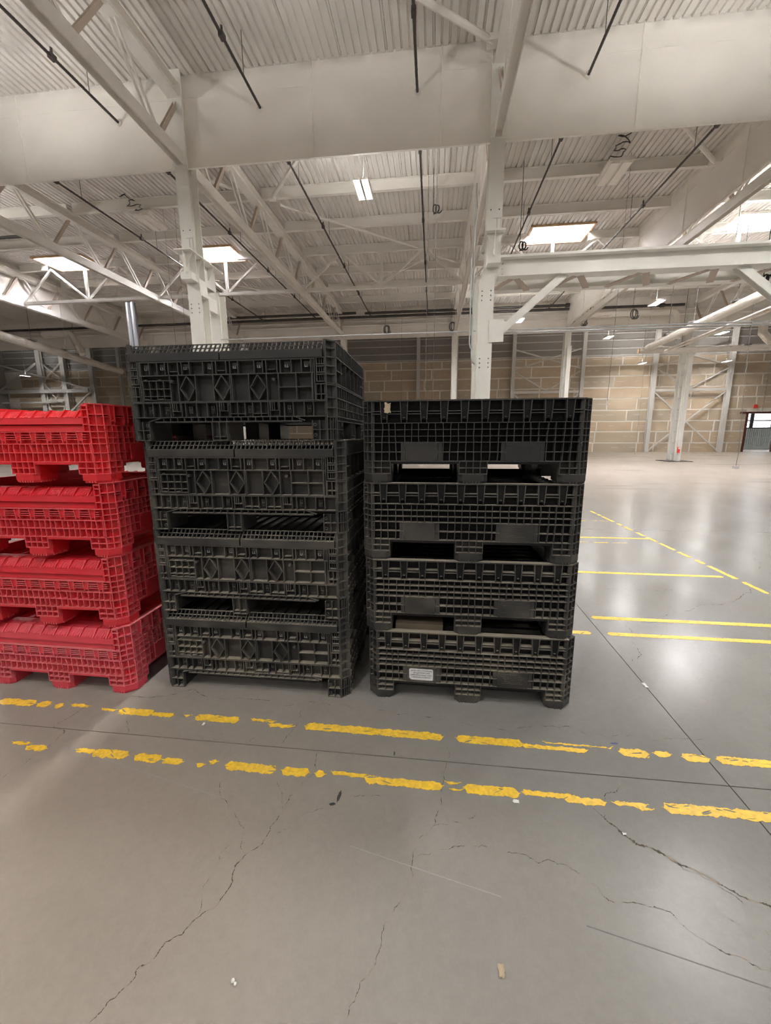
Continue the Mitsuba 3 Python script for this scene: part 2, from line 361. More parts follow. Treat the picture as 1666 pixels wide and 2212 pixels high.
BAYS = [-18.1, -11.75, -5.4, 1.15, 7.5, 13.85, 20.2]
SKY = [(4.5, 2.1), (11.35, 2.1), (-9.1, 2.1), (-15.6, 2.2)]
PX = [9.36 + 1.98 * k for k in range(-8, 9)]
wells = unary_union([sbox(cx - w / 2, 16.68, cx + w / 2, 18.02) for cx, w in SKY])
HIGH = ROOF + 2.0        # the bay along the back wall has a higher roof
struct('ceiling', MB().prism(sbox(X0, Y0, X1, 25.6).difference(wells), ROOF + 0.06, ROOF + 0.1), 'm_deck_seam')
struct('ceiling_trim_3', MB().box(X0, X1, 25.5, Y1, HIGH + .06, HIGH + .1).box(X0, X1, 25.52, 25.6, ROOF, HIGH + .06), 'm_siding')
SHEET = 0.9144
rows = [(-5.0, 3.4), (3.4, 9.36), (9.36, 16.68), (16.68, 18.02), (18.02, 25.5), (25.62, 37.8)]
for (a, b) in rows:
    x = -26.6
    while x < 21.0:
        x1 = x + SHEET
        if a == 16.68:
            lo, hi = x, x1
            for cx, w in SKY:
                l, r_ = cx - w / 2, cx + w / 2
                if lo < r_ and hi > l:
                    if lo < l: hi = l
                    elif hi > r_: lo = r_
                    else: lo = hi
            if hi - lo > 0.02: put('ceiling__deck_sheet', corrugated(lo, hi - 0.006, a, b, ROOF), 'm_deck')
        elif (a >= 9 or (x > -13 and x < 9)) and not (b > 30 and False):
            put('ceiling__deck_sheet', corrugated(x, x1 - 0.006, a, b - 0.004, ROOF if b < 26 else HIGH), 'm_deck')
        x = x1
struct('ceiling_trim_1', MB().box(X0, -26.6, Y0, 25.5, ROOF, ROOF + 0.04), 'm_deck')
struct('ceiling_trim_2', MB().box(21.06, X1, Y0, 25.5, ROOF, ROOF + 0.04), 'm_deck')
for y in PX:
    if y > 25.0 or abs(y - 9.36) < .1: continue
    for i in range(len(BAYS) - 1):
        if y < 9 and not (-6 < BAYS[i] < 2): continue
        if 17 < y < 17.5 and any(BAYS[i] < cx < BAYS[i + 1] for cx, w in SKY):
            cx = [c for c, w in SKY if BAYS[i] < c < BAYS[i + 1]][0]
            segs = [(BAYS[i] + .1, cx - 1.06), (cx + 1.06, BAYS[i + 1] - .1)]
        else:
            segs = [(BAYS[i] + .1, BAYS[i + 1] - .1)]
        for a, b in segs:
            put('ceiling__purlin', MB().ibeam((a, y, ROOF - 0.155), (b, y, ROOF - 0.155), 0.12, 0.3), 'm_white')

# skylights: well through the roof, glazing above it
for k, (cx, w) in enumerate(SKY):
    nm = ['white skylight above the twin crane beam, nearer the right column', 'bright skylight at the right edge of the photo, behind the sloping curtain', 'bright skylight beside the left column', 'skylight on the far left, crossed by the truss and pipes'][k]
    s = thing('skylight', nm, 'skylight', 'roof skylights')
    a, b, c, d = cx - w / 2, cx + w / 2, 16.68, 18.02
    m = MB()
    for q in ((a, a + .03, c, d), (b - .03, b, c, d), (a, b, c, c + .03), (a, b, d - .03, d)): m.box(*q, ROOF - 0.02, ROOF + 0.5)
    put(s + '__curb', m, 'm_curb')
    m = MB()
    for q in ((a - .07, a, c - .07, d + .07), (b, b + .07, c - .07, d + .07), (a, b, c - .07, c), (a, b, d, d + .07)): m.box(*q, ROOF - 0.06, ROOF - 0.001)
    put(s + '__frame', m, 'm_wood' if k != 1 else 'm_curb')
    m = MB().box(a + .03, b - .03, 17.33, 17.37, ROOF + .44, ROOF + .48)
    put(s + '__glazing_bar', m, 'm_curb')
    m = MB().quad((a, c, ROOF + .51), (a, d, ROOF + .51), (b, d, ROOF + .51), (b, c, ROOF + .51))
    put(s + '__diffuser', m, 'm_lamp_glass', emitter={'type': 'area', 'radiance': rgb((SKYLIGHT, SKYLIGHT * 0.99, SKYLIGHT * 1.08))})

# ------------------------------------------------------------------ setting: walls
struct('wall_front', MB().box(X0, X1, Y0 - .2, Y0, 0, 9), 'm_siding')
struct('wall_left', MB().box(X0 - .2, X0, Y0, Y1, 0, 11), 'm_siding')
struct('wall_right', MB().box(X1, X1 + .2, Y0, Y1, 0, 11), 'm_siding')
DX0, DX1, DZ = 26.05, 28.35, 3.15
wp = sbox(X0, -0.1, X1, 7.95).difference(sbox(DX0, -1, 33.5, DZ))
wall = MB().prism(wp, 0, 0.2); v = wall.v[0]; wall.v[0] = np.c_[v[:, 0], Y1 + v[:, 2] + 0.018, v[:, 1]]
wall.f[0] = wall.f[0][:, ::-1]
struct('wall_back', wall, 'm_mud')
zrow = [0.0, 0.78, 1.74, 2.62, 3.55, 4.52, 5.42, 6.36, 7.25, 7.93]
r = np.random.default_rng(21)
for j in range(len(zrow) - 1):
    x = -43.0 + r.uniform(0, 2)
    while x < 30:
        L = r.choice([3.6, 3.6, 2.4, 1.4, 2.9])
        a, b, z0, z1 = x + .06, min(x + L, 33) - .06, zrow[j] + (0.06 if j else 0.0), zrow[j + 1] - .06
        x += L
        segs = [(a, b, z0, z1)]
        if z0 < DZ and b > DX0 - .1:
            segs = [(a, DX0 - .14, z0, z1)] if a < DX0 - .4 else []
            if z1 > DZ + .35: segs.append((max(a, DX0 - .1), b, DZ + .28, z1))
        for q in segs:
            if q[1] - q[0] > .12 and q[3] - q[2] > .1:
                put('wall_back__drywall_panel', MB().box(q[0], q[1], Y1 - 0.004, Y1 + 0.03, q[2], q[3]), f'm_board_{r.integers(4)}')
m = MB()
m.box(X0, X1, Y1 - .03, Y1 + .2, 7.98, 8.1)
x = X0
struct('wall_back_upper', MB().box(X0, X1, Y1 + .02, Y1 + .2, 7.95, 11.0), 'm_siding')
put('wall_back_upper__ledge', m, 'm_steel_grey')
for z in (8.55, 9.2, 9.75, 10.3): put('wall_back_upper__girt', MB().box(X0, X1, Y1 - .06, Y1 + .02, z, z + .08), 'm_steel_grey')

# doorway at the right end of the back wall and the glazed front of the building across from it
m = MB().box(DX0 - .12, DX0 + .02, Y1 - .06, Y1 + .22, 0, DZ); m.box(DX0 - .62, 33.5, Y1 - .06, Y1 + .22, DZ, DZ + .14); m.box(28.3, 28.62, Y1 - .06, Y1 + .22, 0, DZ)
struct('door_1', m, 'm_maroon')
put('door_1__leaf', MB().box(28.64, 33.4, Y1 + .02, Y1 + .1, 0.0, DZ - .02), 'm_post')
struct('floor_outside', MB().box(20, 42, Y1, Y1 + 14, -0.2, -0.01), 'm_mud')
OY = Y1 + 5.0
m = MB()
x = 24.0
while x < 38:
    m.box(x, x + .1, OY, OY + .05, 0.35, 1.95); x += .17
m.box(24, 38, OY + .05, OY + .1, 0.0, 1.98)
st = thing('corrugated_building', 'grey corrugated wall with glazed upper windows seen through the doorway on the far right', 'building')
put(st + '__corrugated_panel', m, 'm_corrugated')
m = MB()
for z in (1.98, 2.66, 3.4): m.box(24, 38, OY - .05, OY + .1, z, z + .09)
for x in (27.6, 28.25, 29.75, 31.6, 33.4): m.box(x, x + (.22 if x != 29.75 else .3), OY - .05, OY + .1, 1.98, 3.5)
put(st + '__window_frame', m, 'm_dark_frame')
put(st + '__ledge', MB().box(24, 38, OY - .1, OY, 1.05, 1.16), 'm_corrugated')
put(st + '__pane', MB().box(24, 38, OY + .02, OY + .04, 2.0, 3.5), 'm_lamp_glass', emitter={'type': 'area', 'radiance': rgb((DAY * .55, DAY * .58, DAY * .62))})
struct('wall_outside_1', MB().box(22, 42, OY + .12, OY + .3, 0, 5), 'm_siding')

# ------------------------------------------------------------------ wall posts and bracing
Yp = Y1 - .42
for x, w in [(6.75, .3), (12.45, .3), (18.15, .32), (23.95, .32), (-38.5, .45), (-36.0, .45), (-33.0, .45), (-1.4, .3), (1.9, .3), (-30, .3), (-24.5, .3)]:
    side = 'left' if x < -20 else 'right'
    order = {6.75: 'first to the right of the near right column', 12.45: 'second to the right of the near right column', 18.15: 'left one of the cross-braced pair before the doorway', 23.95: 'right one of the cross-braced pair, nearest the doorway', -38.5: 'leftmost above the red bins', -36.0: 'second above the red bins', -33.0: 'third above the red bins, carrying a black cable', -1.4: 'just right of the top left-stack bin', 1.9: 'just left of the near right column', -30: 'behind the left black stack', -24.5: 'hidden behind the left black stack'}[x]
    k = thing('wall_post', f'pale wall post, {order}', 'post')
    put(k + '__shaft', MB().ibeam((x, Yp, 0.02), (x, Yp, 10.6), w, .3, .02, (0, 1, 0)), 'm_post')
    put(k + '__base_plate', MB().box(x - .25, x + .25, Yp - .2, Yp + .25, 0, .03), 'm_steel_grey')
for i, (a, b) in enumerate([(6.9, 12.3), (18.32, 23.8), (-38.3, -36.2)]):
    nm = ['white cross bracing between two wall posts behind the near right column', 'white cross bracing between the wall posts left of the doorway', 'grey cross bracing between the wall posts above the red bins'][i]
    k = thing('wall_bracing', nm, 'bracing')
    y = Yp - .02
    put(k + '__strut', MB().bar((a, y, 5.1), (b, y, 5.1), .14, .2), 'm_post')
    c = (a + b) / 2
    for p, q in [((a, 8.6), (b, 7.0)), ((b, 8.6), (a, 7.0)), ((a, 6.8), (c, 5.2)), ((b, 6.8), (c, 5.2)), ((a, 4.95), (b, .1)), ((b, 4.95), (a, .1))]:
        put(k + '__diagonal', MB().bar((p[0], y, p[1]), (q[0], y + .03, q[1]), .1, .1), 'm_post')
k = thing('wall_bracing', 'grey horizontal beam on the wall posts at the far left above the red bins', 'bracing')
put(k + '__strut', MB().bar((-43, Yp - .3, 5.95), (-33.3, Yp - .3, 5.95), .2, .35), 'm_steel_grey')
put(k + '__strut', MB().bar((-43, Yp - .3, 4.9), (-36.2, Yp - .3, 4.9), .14, .16), 'm_post')
for p, q in [((-43, 8.6), (-33.3, 6.1)), ((-43, 6.1), (-38.6, 8.6)), ((-36, 3.6), (-33.2, 5.8))]:
    put(k + '__diagonal', MB().bar((p[0], Yp - .3, p[1]), (q[0], Yp - .27, q[1]), .14, .14), 'm_post')

# ------------------------------------------------------------------ columns
ROW1, ROW2 = 9.36, 25.2


def near_column(x, xl, label):
    k = thing('steel_column', label, 'column')
    y = ROW1
    put(k + '__upper_shaft', MB().ibeam((x, y + .02, 5.0), (x, y + .02, ROOF), .29, .36, .022, (0, 1, 0)), 'm_column')
    put(k + '__lower_shaft', MB().ibeam((xl, y + .06, 0.03), (xl, y + .06, 4.72), .31, .34, .022, (0, 1, 0)), 'm_column')
    put(k + '__lower_shaft', MB().ibeam((xl, y + .86, 0.03), (xl, y + .86, 5.0), .31, .34, .022, (0, 1, 0)), 'm_column')
    for z in np.arange(.5, 4.7, 1.0): put(k + '__batten_plate', MB().box(xl - .1, xl + .1, y + .24, y + .7, z, z + .3), 'm_column')
    put(k + '__base_plate', MB().box(xl - .35, xl + .35, y - .3, y + 1.2, 0, .03), 'm_column')
    # corbel that carries a crane beam
    cp = MB().box(x - .19, x + .19, y - .42, y + .98, 5.5, 5.53)
    put(k + '__corbel_plate', cp, 'm_column')
    m = MB()
    for yy in (-.3, .1, .55): m.hexa([(x - .17, y + yy, 5.5), (x + .17, y + yy, 5.5), (x + .17, y + yy + .012, 5.5), (x - .17, y + yy + .012, 5.5), (x - .03, y + yy, 5.22), (x + .03, y + yy, 5.22), (x + .03, y + yy + .012, 5.22), (x - .03, y + yy + .012, 5.22)])
    m.box(x - .008, x + .008, y - .4, y + .9, 5.06, 5.5)
    put(k + '__stiffener', m, 'm_column')
    put(k + '__seat_block', MB().box(x - .13, x + .13, y - .34, y - .1, 4.95, 5.1), 'm_column')
    put(k + '__splice_plate', MB().hexa([(x - .15, y - .1, 5.05), (x + .15, y - .1, 5.05), (x + .15, y + .22, 5.05), (x - .15, y + .22, 5.05), (xl - .15, y - .1, 4.7), (xl + .15, y - .1, 4.7), (xl + .15, y + .22, 4.7), (xl - .15, y + .22, 4.7)]), 'm_column')
    for zz in (4.33, 4.42, 4.51, 3.0, 3.09, 3.18):
        for dx in (-.09, .09):
            put(k + '__bolt_hole', MB().tube([(xl + dx, y - .114, zz), (xl + dx, y - .10, zz)], .013, 6), 'm_fire_pipe')
    for dx in (-.08, .08): put(k + '__bolt_hole', MB().tube([(x + dx, y - .164, 5.98), (x + dx, y - .15, 5.98)], .012, 6), 'm_fire_pipe')
    m = MB()
    m.box(x - .03, x + .13, y - .168, y - .16, 5.82, 5.83); m.box(x + .12, x + .13, y - .168, y - .16, 5.55, 5.83); m.box(x + .04, x + .055, y - .168, y - .16, 5.55, 5.83)
    put(k + '__weld_seam', m, 'm_steel_grey')
    put(k + '__truss_seat', MB().box(x - .16, x + .16, y - .2, y - .16, 7.2, 8.75), 'm_column')
    return k


near_column(BAYS[2], BAYS[2] + .02, 'tall pale steel column rising behind the left black stack, with an empty crane corbel')
near_column(BAYS[3], BAYS[3] - .1, 'tall pale steel column rising behind the right black stack, carrying the twin crane beams')


def far_column(x, label):
    k = thing('steel_column', label, 'column', 'far row of columns')
    put(k + '__shaft', MB().ibeam((x + .02, ROW2 + .35, .04), (x + .02, ROW2 + .35, ROOF), .34, .36, .025, (0, 1, 0)), 'm_column')
    put(k + '__front_shaft', MB().ibeam((x - .04, ROW2 - .3, .04), (x - .04, ROW2 - .3, 6.4), .22, .3, .025, (0, 1, 0)), 'm_column')
    for z in np.arange(.4, 6.2, .62): put(k + '__rung', MB().box(x - .13, x + .17, ROW2 + .145, ROW2 + .168, z, z + .03), 'm_steel_grey')
    put(k + '__base_plate', MB().box(x - .65, x + .65, ROW2 - .65, ROW2 + .7, 0, .03), 'm_fire_pipe')


for x, n in zip([-18.0, -11.9, -5.5, 1.15, 7.5, 13.85], ['far column behind the red bins', 'far column hidden by the top of the left stack', 'far column at the end of the truss from the left column', 'far column just left of the near right column', 'far column seen just right of the near right column', 'far column standing on the open floor left of the doorway']):
    far_column(x, f'pale steel {n}')

# ------------------------------------------------------------------ roof trusses
ZT, ZB = 8.52, 7.33


def truss(x, y0, y1, label, side=1):
    k = thing('roof_truss', label, 'truss', 'roof trusses')
    put(k + '__top_chord', MB().ibeam((x, y0 + .2, ZT), (x, y1 - .2, ZT), .26, .24, .016), 'm_white')
    put(k + '__bottom_chord', MB().ibeam((x, y0 + .1, ZB), (x, y1 - .1, ZB), .24, .16, .016, (1, 0, 0)), 'm_white')
    n = 8; s = (y1 - y0) / n
    for i in range(n):
        t0, t1, b = y0 + s * i, y0 + s * (i + 1), y0 + s * (i + .56)
        thin = MB()
        for d in (-.05, .05): thin.bar((x + d, t0 + .15, ZT - .1), (x + d, b - .08, ZB + .06), .018, .07)
        put(k + '__tension_diagonal', thin, 'm_white')
        thick = MB()
        for d in (-.032, .032):
            thick.bar((x + d, b + .06, ZB + .06), (x + d, t1 - .1, ZT - .1), .014, .075)
        put(k + '__compression_diagonal', thick, 'm_web')
    return k


for x, n in zip(BAYS[:6], ['at the far left, faced with a curtain', 'second from the left, passing over the red bins', 'running from the left column to the far columns', 'running from the right column to the far columns', 'right of the right column, faced with a curtain', 'at the right edge, behind the sloping curtain']):
    truss(x, ROW1, ROW2, f'white steel roof truss {n}')
truss(BAYS[2], ROW1 - 15.84, ROW1, 'white steel roof truss overhead, nearer the camera, ending at the left column')
truss(BAYS[3], ROW1 - 15.84, ROW1, 'white steel roof truss overhead, nearer the camera, ending at the right column')

for i in range(len(BAYS) - 2):
    a, b = BAYS[i], BAYS[i + 1]; y = 17.28; s = (b - a) / 4
    k = thing('sway_frame', ['white W-shaped sway frame in the far left bay', 'white W-shaped sway frame left of the left column', 'white W-shaped sway frame between the two near columns', 'white W-shaped sway frame above the twin crane beam', 'white W-shaped sway frame at the right edge behind the sloping curtain'][i], 'bracing', 'sway frames under the roof')
    put(k + '__bottom_strut', MB().bar((a + .15, y, 7.36), (b - (.3 if i == 3 else .15), y, 7.36), .12, .12), 'm_white')
    pts = [(a + .12, 7.4), (a + s, 8.66), (a + 2 * s, 7.4), (a + 3 * s, 8.66), (b - (.28 if i == 3 else .12), 7.4)]
    for p, q in zip(pts, pts[1:]): put(k + '__diagonal', MB().bar((p[0], y, p[1]), (q[0], y, q[1]), .07, .07), 'm_white')
    put(k + '__hanger', MB().bar((a + 2 * s, y, 7.4), (a + 2 * s, y, 8.7), .1, .1), 'm_white')

# round brace rods lying under the purlins
BR = [((-7.6, 6.9), (-5.6, 5.1)), ((-2.3, 10.0), (-4.9, 13.1)), ((-1.2, 7.4), (.95, 8.9)), ((3.8, 9.8), (7.2, 13.0)), ((-8.6, 10.0), (-5.7, 12.6)), ((-4.8, 13.5), (-.6, 17.0)), ((-.4, 17.4), (1.0, 18.6)), ((-10.0, 19), (-6, 23)), ((2.0, 19), (6.5, 23)), ((-4.4, 22), (-.5, 18))]
BRN = ['left of the near left truss', 'left of the glowing lamp', 'overhead at the right column', 'ending at the sloping curtain', 'just left of the left column', 'between the columns, beyond the lamp', 'short, left of the right column', 'far back at left', 'far back above the crane beam', 'far back between the columns']
for i, (p, q) in enumerate(BR):
    k = thing('brace_rod', f'white round slanting brace rod under the roof, {BRN[i]}', 'brace', 'slanting brace rods under the roof')
    put(k + '__rod', MB().tube([(*p, 8.55), (*q, 8.55)], .055 if i < 5 else .04, 8), 'm_white', smooth=30)
    put(k + '__gusset', MB().box(q[0] - .1, q[0] + .1, q[1] - .1, q[1] + .1, 8.5, 8.6), 'm_white')


# ------------------------------------------------------------------ draft curtains
def sheet(a, b, z0, z1, seed, nu=26, nv=14, amp=.035, seamed=True):
    """a hung cloth from a to b (xy), lower edge z0, upper z1, creased"""
    a, b = np.array(a), np.array(b); d = b - a; L = np.linalg.norm(d); d = d / L; nrm = np.array([d[1], -d[0]])
    u, w = np.meshgrid(np.linspace(0, 1, nu), np.linspace(0, 1, nv), indexing='ij')
    env = (np.clip(np.minimum(u, 1 - u) * 9, 0, 1)) * np.clip(w * 7, .12, 1) * np.clip((1 - w) * 6, 0.0, 1)
    q = np.stack([u * L * 1.1 + w * .5 * np.sin(seed), w * 1.2, np.full_like(u, seed * 3.3)], -1)
    off = amp * env * (meshkit.fbm(q * 1.6, 3, seed) - .45) * 2 + amp * .8 * env * (meshkit.noise(np.stack([u * L * 2.2 + 1.3 * w, w * .5, q[..., 2]], -1), seed) - .5)
    sag = .02 * np.sin(u * math.pi) * (1 - w)
    xy = a + d * (u * L)[..., None] + nrm * off[..., None]
    v = np.concatenate([xy, (z0 + (z1 - z0) * w - sag)[..., None]], -1).reshape(-1, 3)
    i, j = np.meshgrid(np.arange(nu - 1), np.arange(nv - 1), indexing='ij'); k = (i * nv + j).ravel()
    f = np.vstack([np.c_[k, k + nv, k + nv + 1], np.c_[k, k + nv + 1, k + 1]])
    return MB().add(v, f)


def curtain(label, cuts, fixed_axis, at, seed, z0=7.26):
    k = thing('draft_curtain', label, 'curtain', 'pale draft curtains under the roof')
    P = (lambda t: (t, at)) if fixed_axis == 'y' else (lambda t: (at, t))
    for i, (p, q) in enumerate(zip(cuts, cuts[1:])):
        put(k + '__cloth_panel', sheet(P(p), P(q), z0, 8.975, seed + i), 'm_curtain', smooth=True)
    for p in cuts[1:-1]:
        d = .012
        x, y = P(p)
        put(k + '__seam_cord', MB().tube([(x, y - .012, z0 - .02), (x, y - .012, 8.93)] if fixed_axis == 'y' else [(x - .012, y, z0 - .02), (x - .012, y, 8.93)], .009, 6), 'm_curtain')
    a, b = P(cuts[0]), P(cuts[-1])
    put(k + '__bottom_batten', MB().bar((*a, z0), (*b, z0), .05, .04), 'm_curtain')
    put(k + '__sewn_hem', MB().bar((*a, 8.53), (*b, 8.53), .008, .006), 'm_curtain')


curtain('long pale draft curtain crossing the photo overhead, tied to the two near columns', [-21, -16.2, -11.75, -9.2, BAYS[2], -2.55, .05, BAYS[3], 3.7, 6.3, 9.5, 13], 'y', ROW1 + .02, 31)
curtain('pale draft curtain running away from the camera at upper right', [9.5, 12.0, 14.4, 17.2, 20, 22.6, 25.1], 'x', BAYS[4] - .17, 51, 7.5)
curtain('pale draft curtain along the truss at the far left', [9.5, 13.0, 16.5, 19.6, 22.5, 25.1], 'x', BAYS[0] - .2, 61)
curtain('pale draft curtain along the far columns, above the drywall', [-43, -36, -30, -24, -18, -12, -5.5, -2, 1.15, 4.3, 7.5, 10.7, 13.9, 17, 20.2, 26, 33], 'y', ROW2 + .25, 71)
put('ceiling__far_girder', MB().ibeam((-30, ROW2, 8.05), (30, ROW2, 8.05), .3, .25), 'm_white')

# ------------------------------------------------------------------ crane beams at right
k = thing('crane_beam', 'white steel I-beam running right from the right column, braced by knees', 'beam')
put(k + '__web_and_flanges', MB().ibeam((BAYS[3] + .13, ROW1 + .02, 4.955), (7.36, ROW1 + .02, 4.955), .3, .37, .018), 'm_column')
put(k + '__cap_channel', MB().bar((BAYS[3] + .13, ROW1 + .1, 5.16), (7.36, ROW1 + .1, 5.16), .42, .03), 'm_column')
for x in (2.9, 4.55, 6.2): put(k + '__stiffener', MB().hexa([(x - .2, ROW1 + .1, 5.18), (x + .2, ROW1 + .1, 5.18), (x + .2, ROW1 + .9, 5.18), (x - .2, ROW1 + .9, 5.18), (x - .02, ROW1 + .1, 5.27), (x + .02, ROW1 + .1, 5.27), (x + .02, ROW1 + .9, 5.27), (x - .02, ROW1 + .9, 5.27)]), 'm_column')
m = MB()
for z in (4.85, 4.95, 5.05): m.tube([(BAYS[3] + .22, ROW1 - .004, z), (BAYS[3] + .22, ROW1 + .02, z)], .018, 6)
put(k + '__bolt', m, 'm_steel_grey')
for p, q in [((BAYS[3] + .1, 3.62), (2.62, 4.8)), ((7.4, 3.62), (5.85, 4.8))]:
    put(k + '__knee_brace', MB().ibeam((p[0], ROW1 + .02, p[1]), (q[0], ROW1 + .02, q[1]), .15, .15, .012, (0, 1, 0)), 'm_column')
put(k + '__gusset', MB().box(BAYS[3] - .02, BAYS[3] + .28, ROW1 - .14, ROW1 - .12, 3.5, 3.95), 'm_column')
k2 = thing('crane_beam', 'second white beam behind the first, joined to it by slanting lacing bars', 'beam')
put(k2 + '__web_and_flanges', MB().box(BAYS[3] + .1, 7.5, ROW1 + .82, ROW1 + .86, 4.8, 5.35).box(BAYS[3] + .1, 7.5, ROW1 + .72, ROW1 + .96, 4.77, 4.8), 'm_column')
for x in (1.62, 2.89, 4.15, 5.43, 6.7):
    for d in (-.42, .42): put(k2 + '__lacing_bar', MB().bar((x + d * .12, ROW1 + .06, 4.775), (x + d, ROW1 + .82, 4.775), .13, .02), 'm_web')
c2 = thing('steel_column', 'pale steel column at the right edge holding the end of the crane beam', 'column')
put(c2 + '__shaft', MB().ibeam((7.55, ROW1 + .06, 0.0), (7.55, ROW1 + .06, ROOF), .31, .34, .022, (0, 1, 0)), 'm_column')

# ------------------------------------------------------------------ pipes, conduits, cords
FP = [(-9.99, 'leftmost, over the red bins'), (-6.82, 'left of the left column'), (-3.64, 'between the columns, nearer the left one'), (-.42, 'straight ahead between the two columns'), (2.78, 'right of the right column'), (6.05, 'at upper right before the sloping curtain')]
for i, (x, n) in enumerate(FP):
    k = thing('sprinkler_pipe', f'black sprinkler branch pipe under the roof, {n}', 'pipe', 'black sprinkler branch pipes')
    for a, b in ((4.0, ROW1), (ROW1 + .08, 24.2)):
        put(k + '__pipe', MB().tube([(x, a, 8.2), (x, b, 8.2)], .026, 8), 'm_fire_pipe', smooth=30)
    for y in np.arange(4.6, 24, 3.2):
        if abs(y - ROW1) < .3: continue
        put(k + '__sprinkler_head', MB().tube([(x, y, 8.22), (x, y, 8.34)], .022, 6).bar((x, y - .06, 8.2), (x, y + .06, 8.2), .08, .08), 'm_fire_pipe')
        put(k + '__hanger_rod', MB().tube([(x, y + .8, 8.22), (x, y + .8, 8.93)], .008, 5), 'm_wire')
    if x > -10: put(k + '__escutcheon', MB().tube([(x, ROW1 - .03, 8.2), (x, ROW1 + .0, 8.2)], .06, 10), 'm_curtain')
for i, (z, y, a, b, r_, n) in enumerate([(8.22, 24.5, -30, 13, .07, 'long lower black sprinkler main in front of the far curtain'), (8.42, 24.4, -13.5, -4.5, .07, 'short upper black main left of the left column'), (8.4, 24.45, -4.0, 8.2, .07, 'upper black main between the near columns')]):
    k = thing('sprinkler_main', n, 'pipe')
    cs = [a] + [c + d for c in (BAYS[0] - .2, BAYS[4] - .17) if a < c < b for d in (-.12, .12)] + [b]
    for p, q in zip(cs[::2], cs[1::2]): put(k + '__pipe', MB().tube([(p, y, z), (q, y, z)], r_, 8), 'm_fire_pipe', smooth=30)
    put(k + '__coupling', MB().tube([(b - 1.2, y, z), (b - 1.0, y, z)], r_ * 1.5, 8), 'm_fire_pipe')
k = thing('sprinkler_main', 'black pipe with a rust-red end cap at the far left edge', 'pipe')
put(k + '__pipe', MB().tube([(-17, 13.12, 8.0), (-13.35, 13.12, 8.0)], .05, 8), 'm_fire_pipe', smooth=30)
put(k + '__cap', MB().tube([(-13.38, 13.12, 8.0), (-13.2, 13.12, 8.0)], .058, 8), 'm_maroon')
k = thing('conduit', 'bright galvanised conduit running across behind the near columns', 'conduit')
put(k + '__pipe', MB().tube([(-5.2, ROW1 + .6, 3.9), (12, ROW1 + .6, 3.9)], .014, 8), 'm_galv', smooth=30)
put(k + '__pipe', MB().tube([(BAYS[3] + .05, ROW1 + .6, 3.84), (12, ROW1 + .6, 3.84)], .019, 8), 'm_galv', smooth=30)
for x in (-2, .4, 3.2, 6): put(k + '__coupling', MB().tube([(x, ROW1 + .6, 3.9), (x + .12, ROW1 + .6, 3.9)], .02, 8), 'm_galv')
k = thing('conduit', 'pair of galvanised conduits climbing the left side of the right column', 'conduit')
for dx, z0, z1 in ((-.40, 3.4, 5.3), (-.35, 3.1, 6.6)):
    put(k + '__pipe', MB().tube([(BAYS[3] + dx + .12 * 0, ROW1 + .1, z1), (BAYS[3] + dx, ROW1 + .1, z0 + .15), (BAYS[3] + dx + .02, ROW1 + .1, z0 + .05), (BAYS[3] + dx + .08, ROW1 + .1, z0)], .016, 8), 'm_galv', smooth=30)
mat('m_galv_dull', lambda p, n, uv: c3((0.36, 0.37, 0.38)) * (0.8 + 0.3 * noise(p.x * 9, p.y * 9, p.z * 2)), 0.4, 0.8)
k = thing('downspout', 'bundle of shiny galvanised vertical pipes left of the left column', 'pipe')
for dx in (-.13, .13): put(k + '__pipe', MB().tube([(-14.75 + dx, 19.6, 0.0), (-14.75 + dx, 19.6, 7.95)], .12, 10), 'm_galv_dull', smooth=30)


def pipe(name, label, pts, r_, m='m_white_pipe', bands=()):
    k = thing(name, label, 'pipe')
    put(k + '__pipe', MB().tube(pts, r_, 12), m, smooth=40)
    for b in bands:
        b = np.array(b, float)
        put(k + '__hanger_rod', MB().tube([b, (b[0], b[1], ROOF)], .012, 5), 'm_wire')
        put(k + '__clevis', MB().tube([b + [0, 0, -.0], b + [0, 0, .05]], r_ * 1.18, 10), 'm_wire')
    return k


def bend(p, q, s, r_=.25, n=5):
    p, q, s = map(np.array, (p, q, s)); a = q + (p - q) / np.linalg.norm(p - q) * r_; b = q + (s - q) / np.linalg.norm(s - q) * r_
    t = np.linspace(0, 1, n)[:, None]
    return ((1 - t) ** 2 * a + 2 * t * (1 - t) * q + t * t * b).tolist()


pipe('drain_pipe', 'thick white pipe slanting up to the right under the roof at right', [(11.15, 23.9, 6.0), (10.55, 15.3, 6.0)], .17, bands=[(11.0, 21.8, 6.16), (10.85, 19.6, 6.16), (10.65, 16.8, 6.16)])
pipe('drain_pipe', 'level white pipe with a rusty open end at right, joined by the slanting pipe', [(10.9, 24.3, 5.93), (20, 24.3, 5.93)], .15, bands=[(13, 24.3, 6.08), (16.2, 24.3, 6.08)])
put('drain_pipe_001__rusty_end', MB().tube([(10.86, 24.3, 5.93), (10.9, 24.3, 5.93)], .13, 12), 'm_wood')
pipe('drain_pipe', 'smaller white pipe parallel to the slanting pipe, lower and to its right', [(11.9, 23.6, 5.75), (11.3, 14.8, 5.75)], .09)
P = [(7.8, 24.0, 7.75), (12.4, 24.0, 7.75), (12.4, 23.6, 6.7), (11.3, 23.2, 6.15)]
pipe('drain_pipe', 'white pipe that bends down to the slanting pipe', [P[0]] + bend(*P[:3]) + bend(*P[1:4]) + [P[3]], .13)
pipe('drain_pipe', 'short white elbow pipe at the right edge', [(17.3, 25.0, 7.3), (17.3, 25.0, 6.8), (17.6, 25.0, 6.5), (18.3, 25.0, 6.0)], .2)
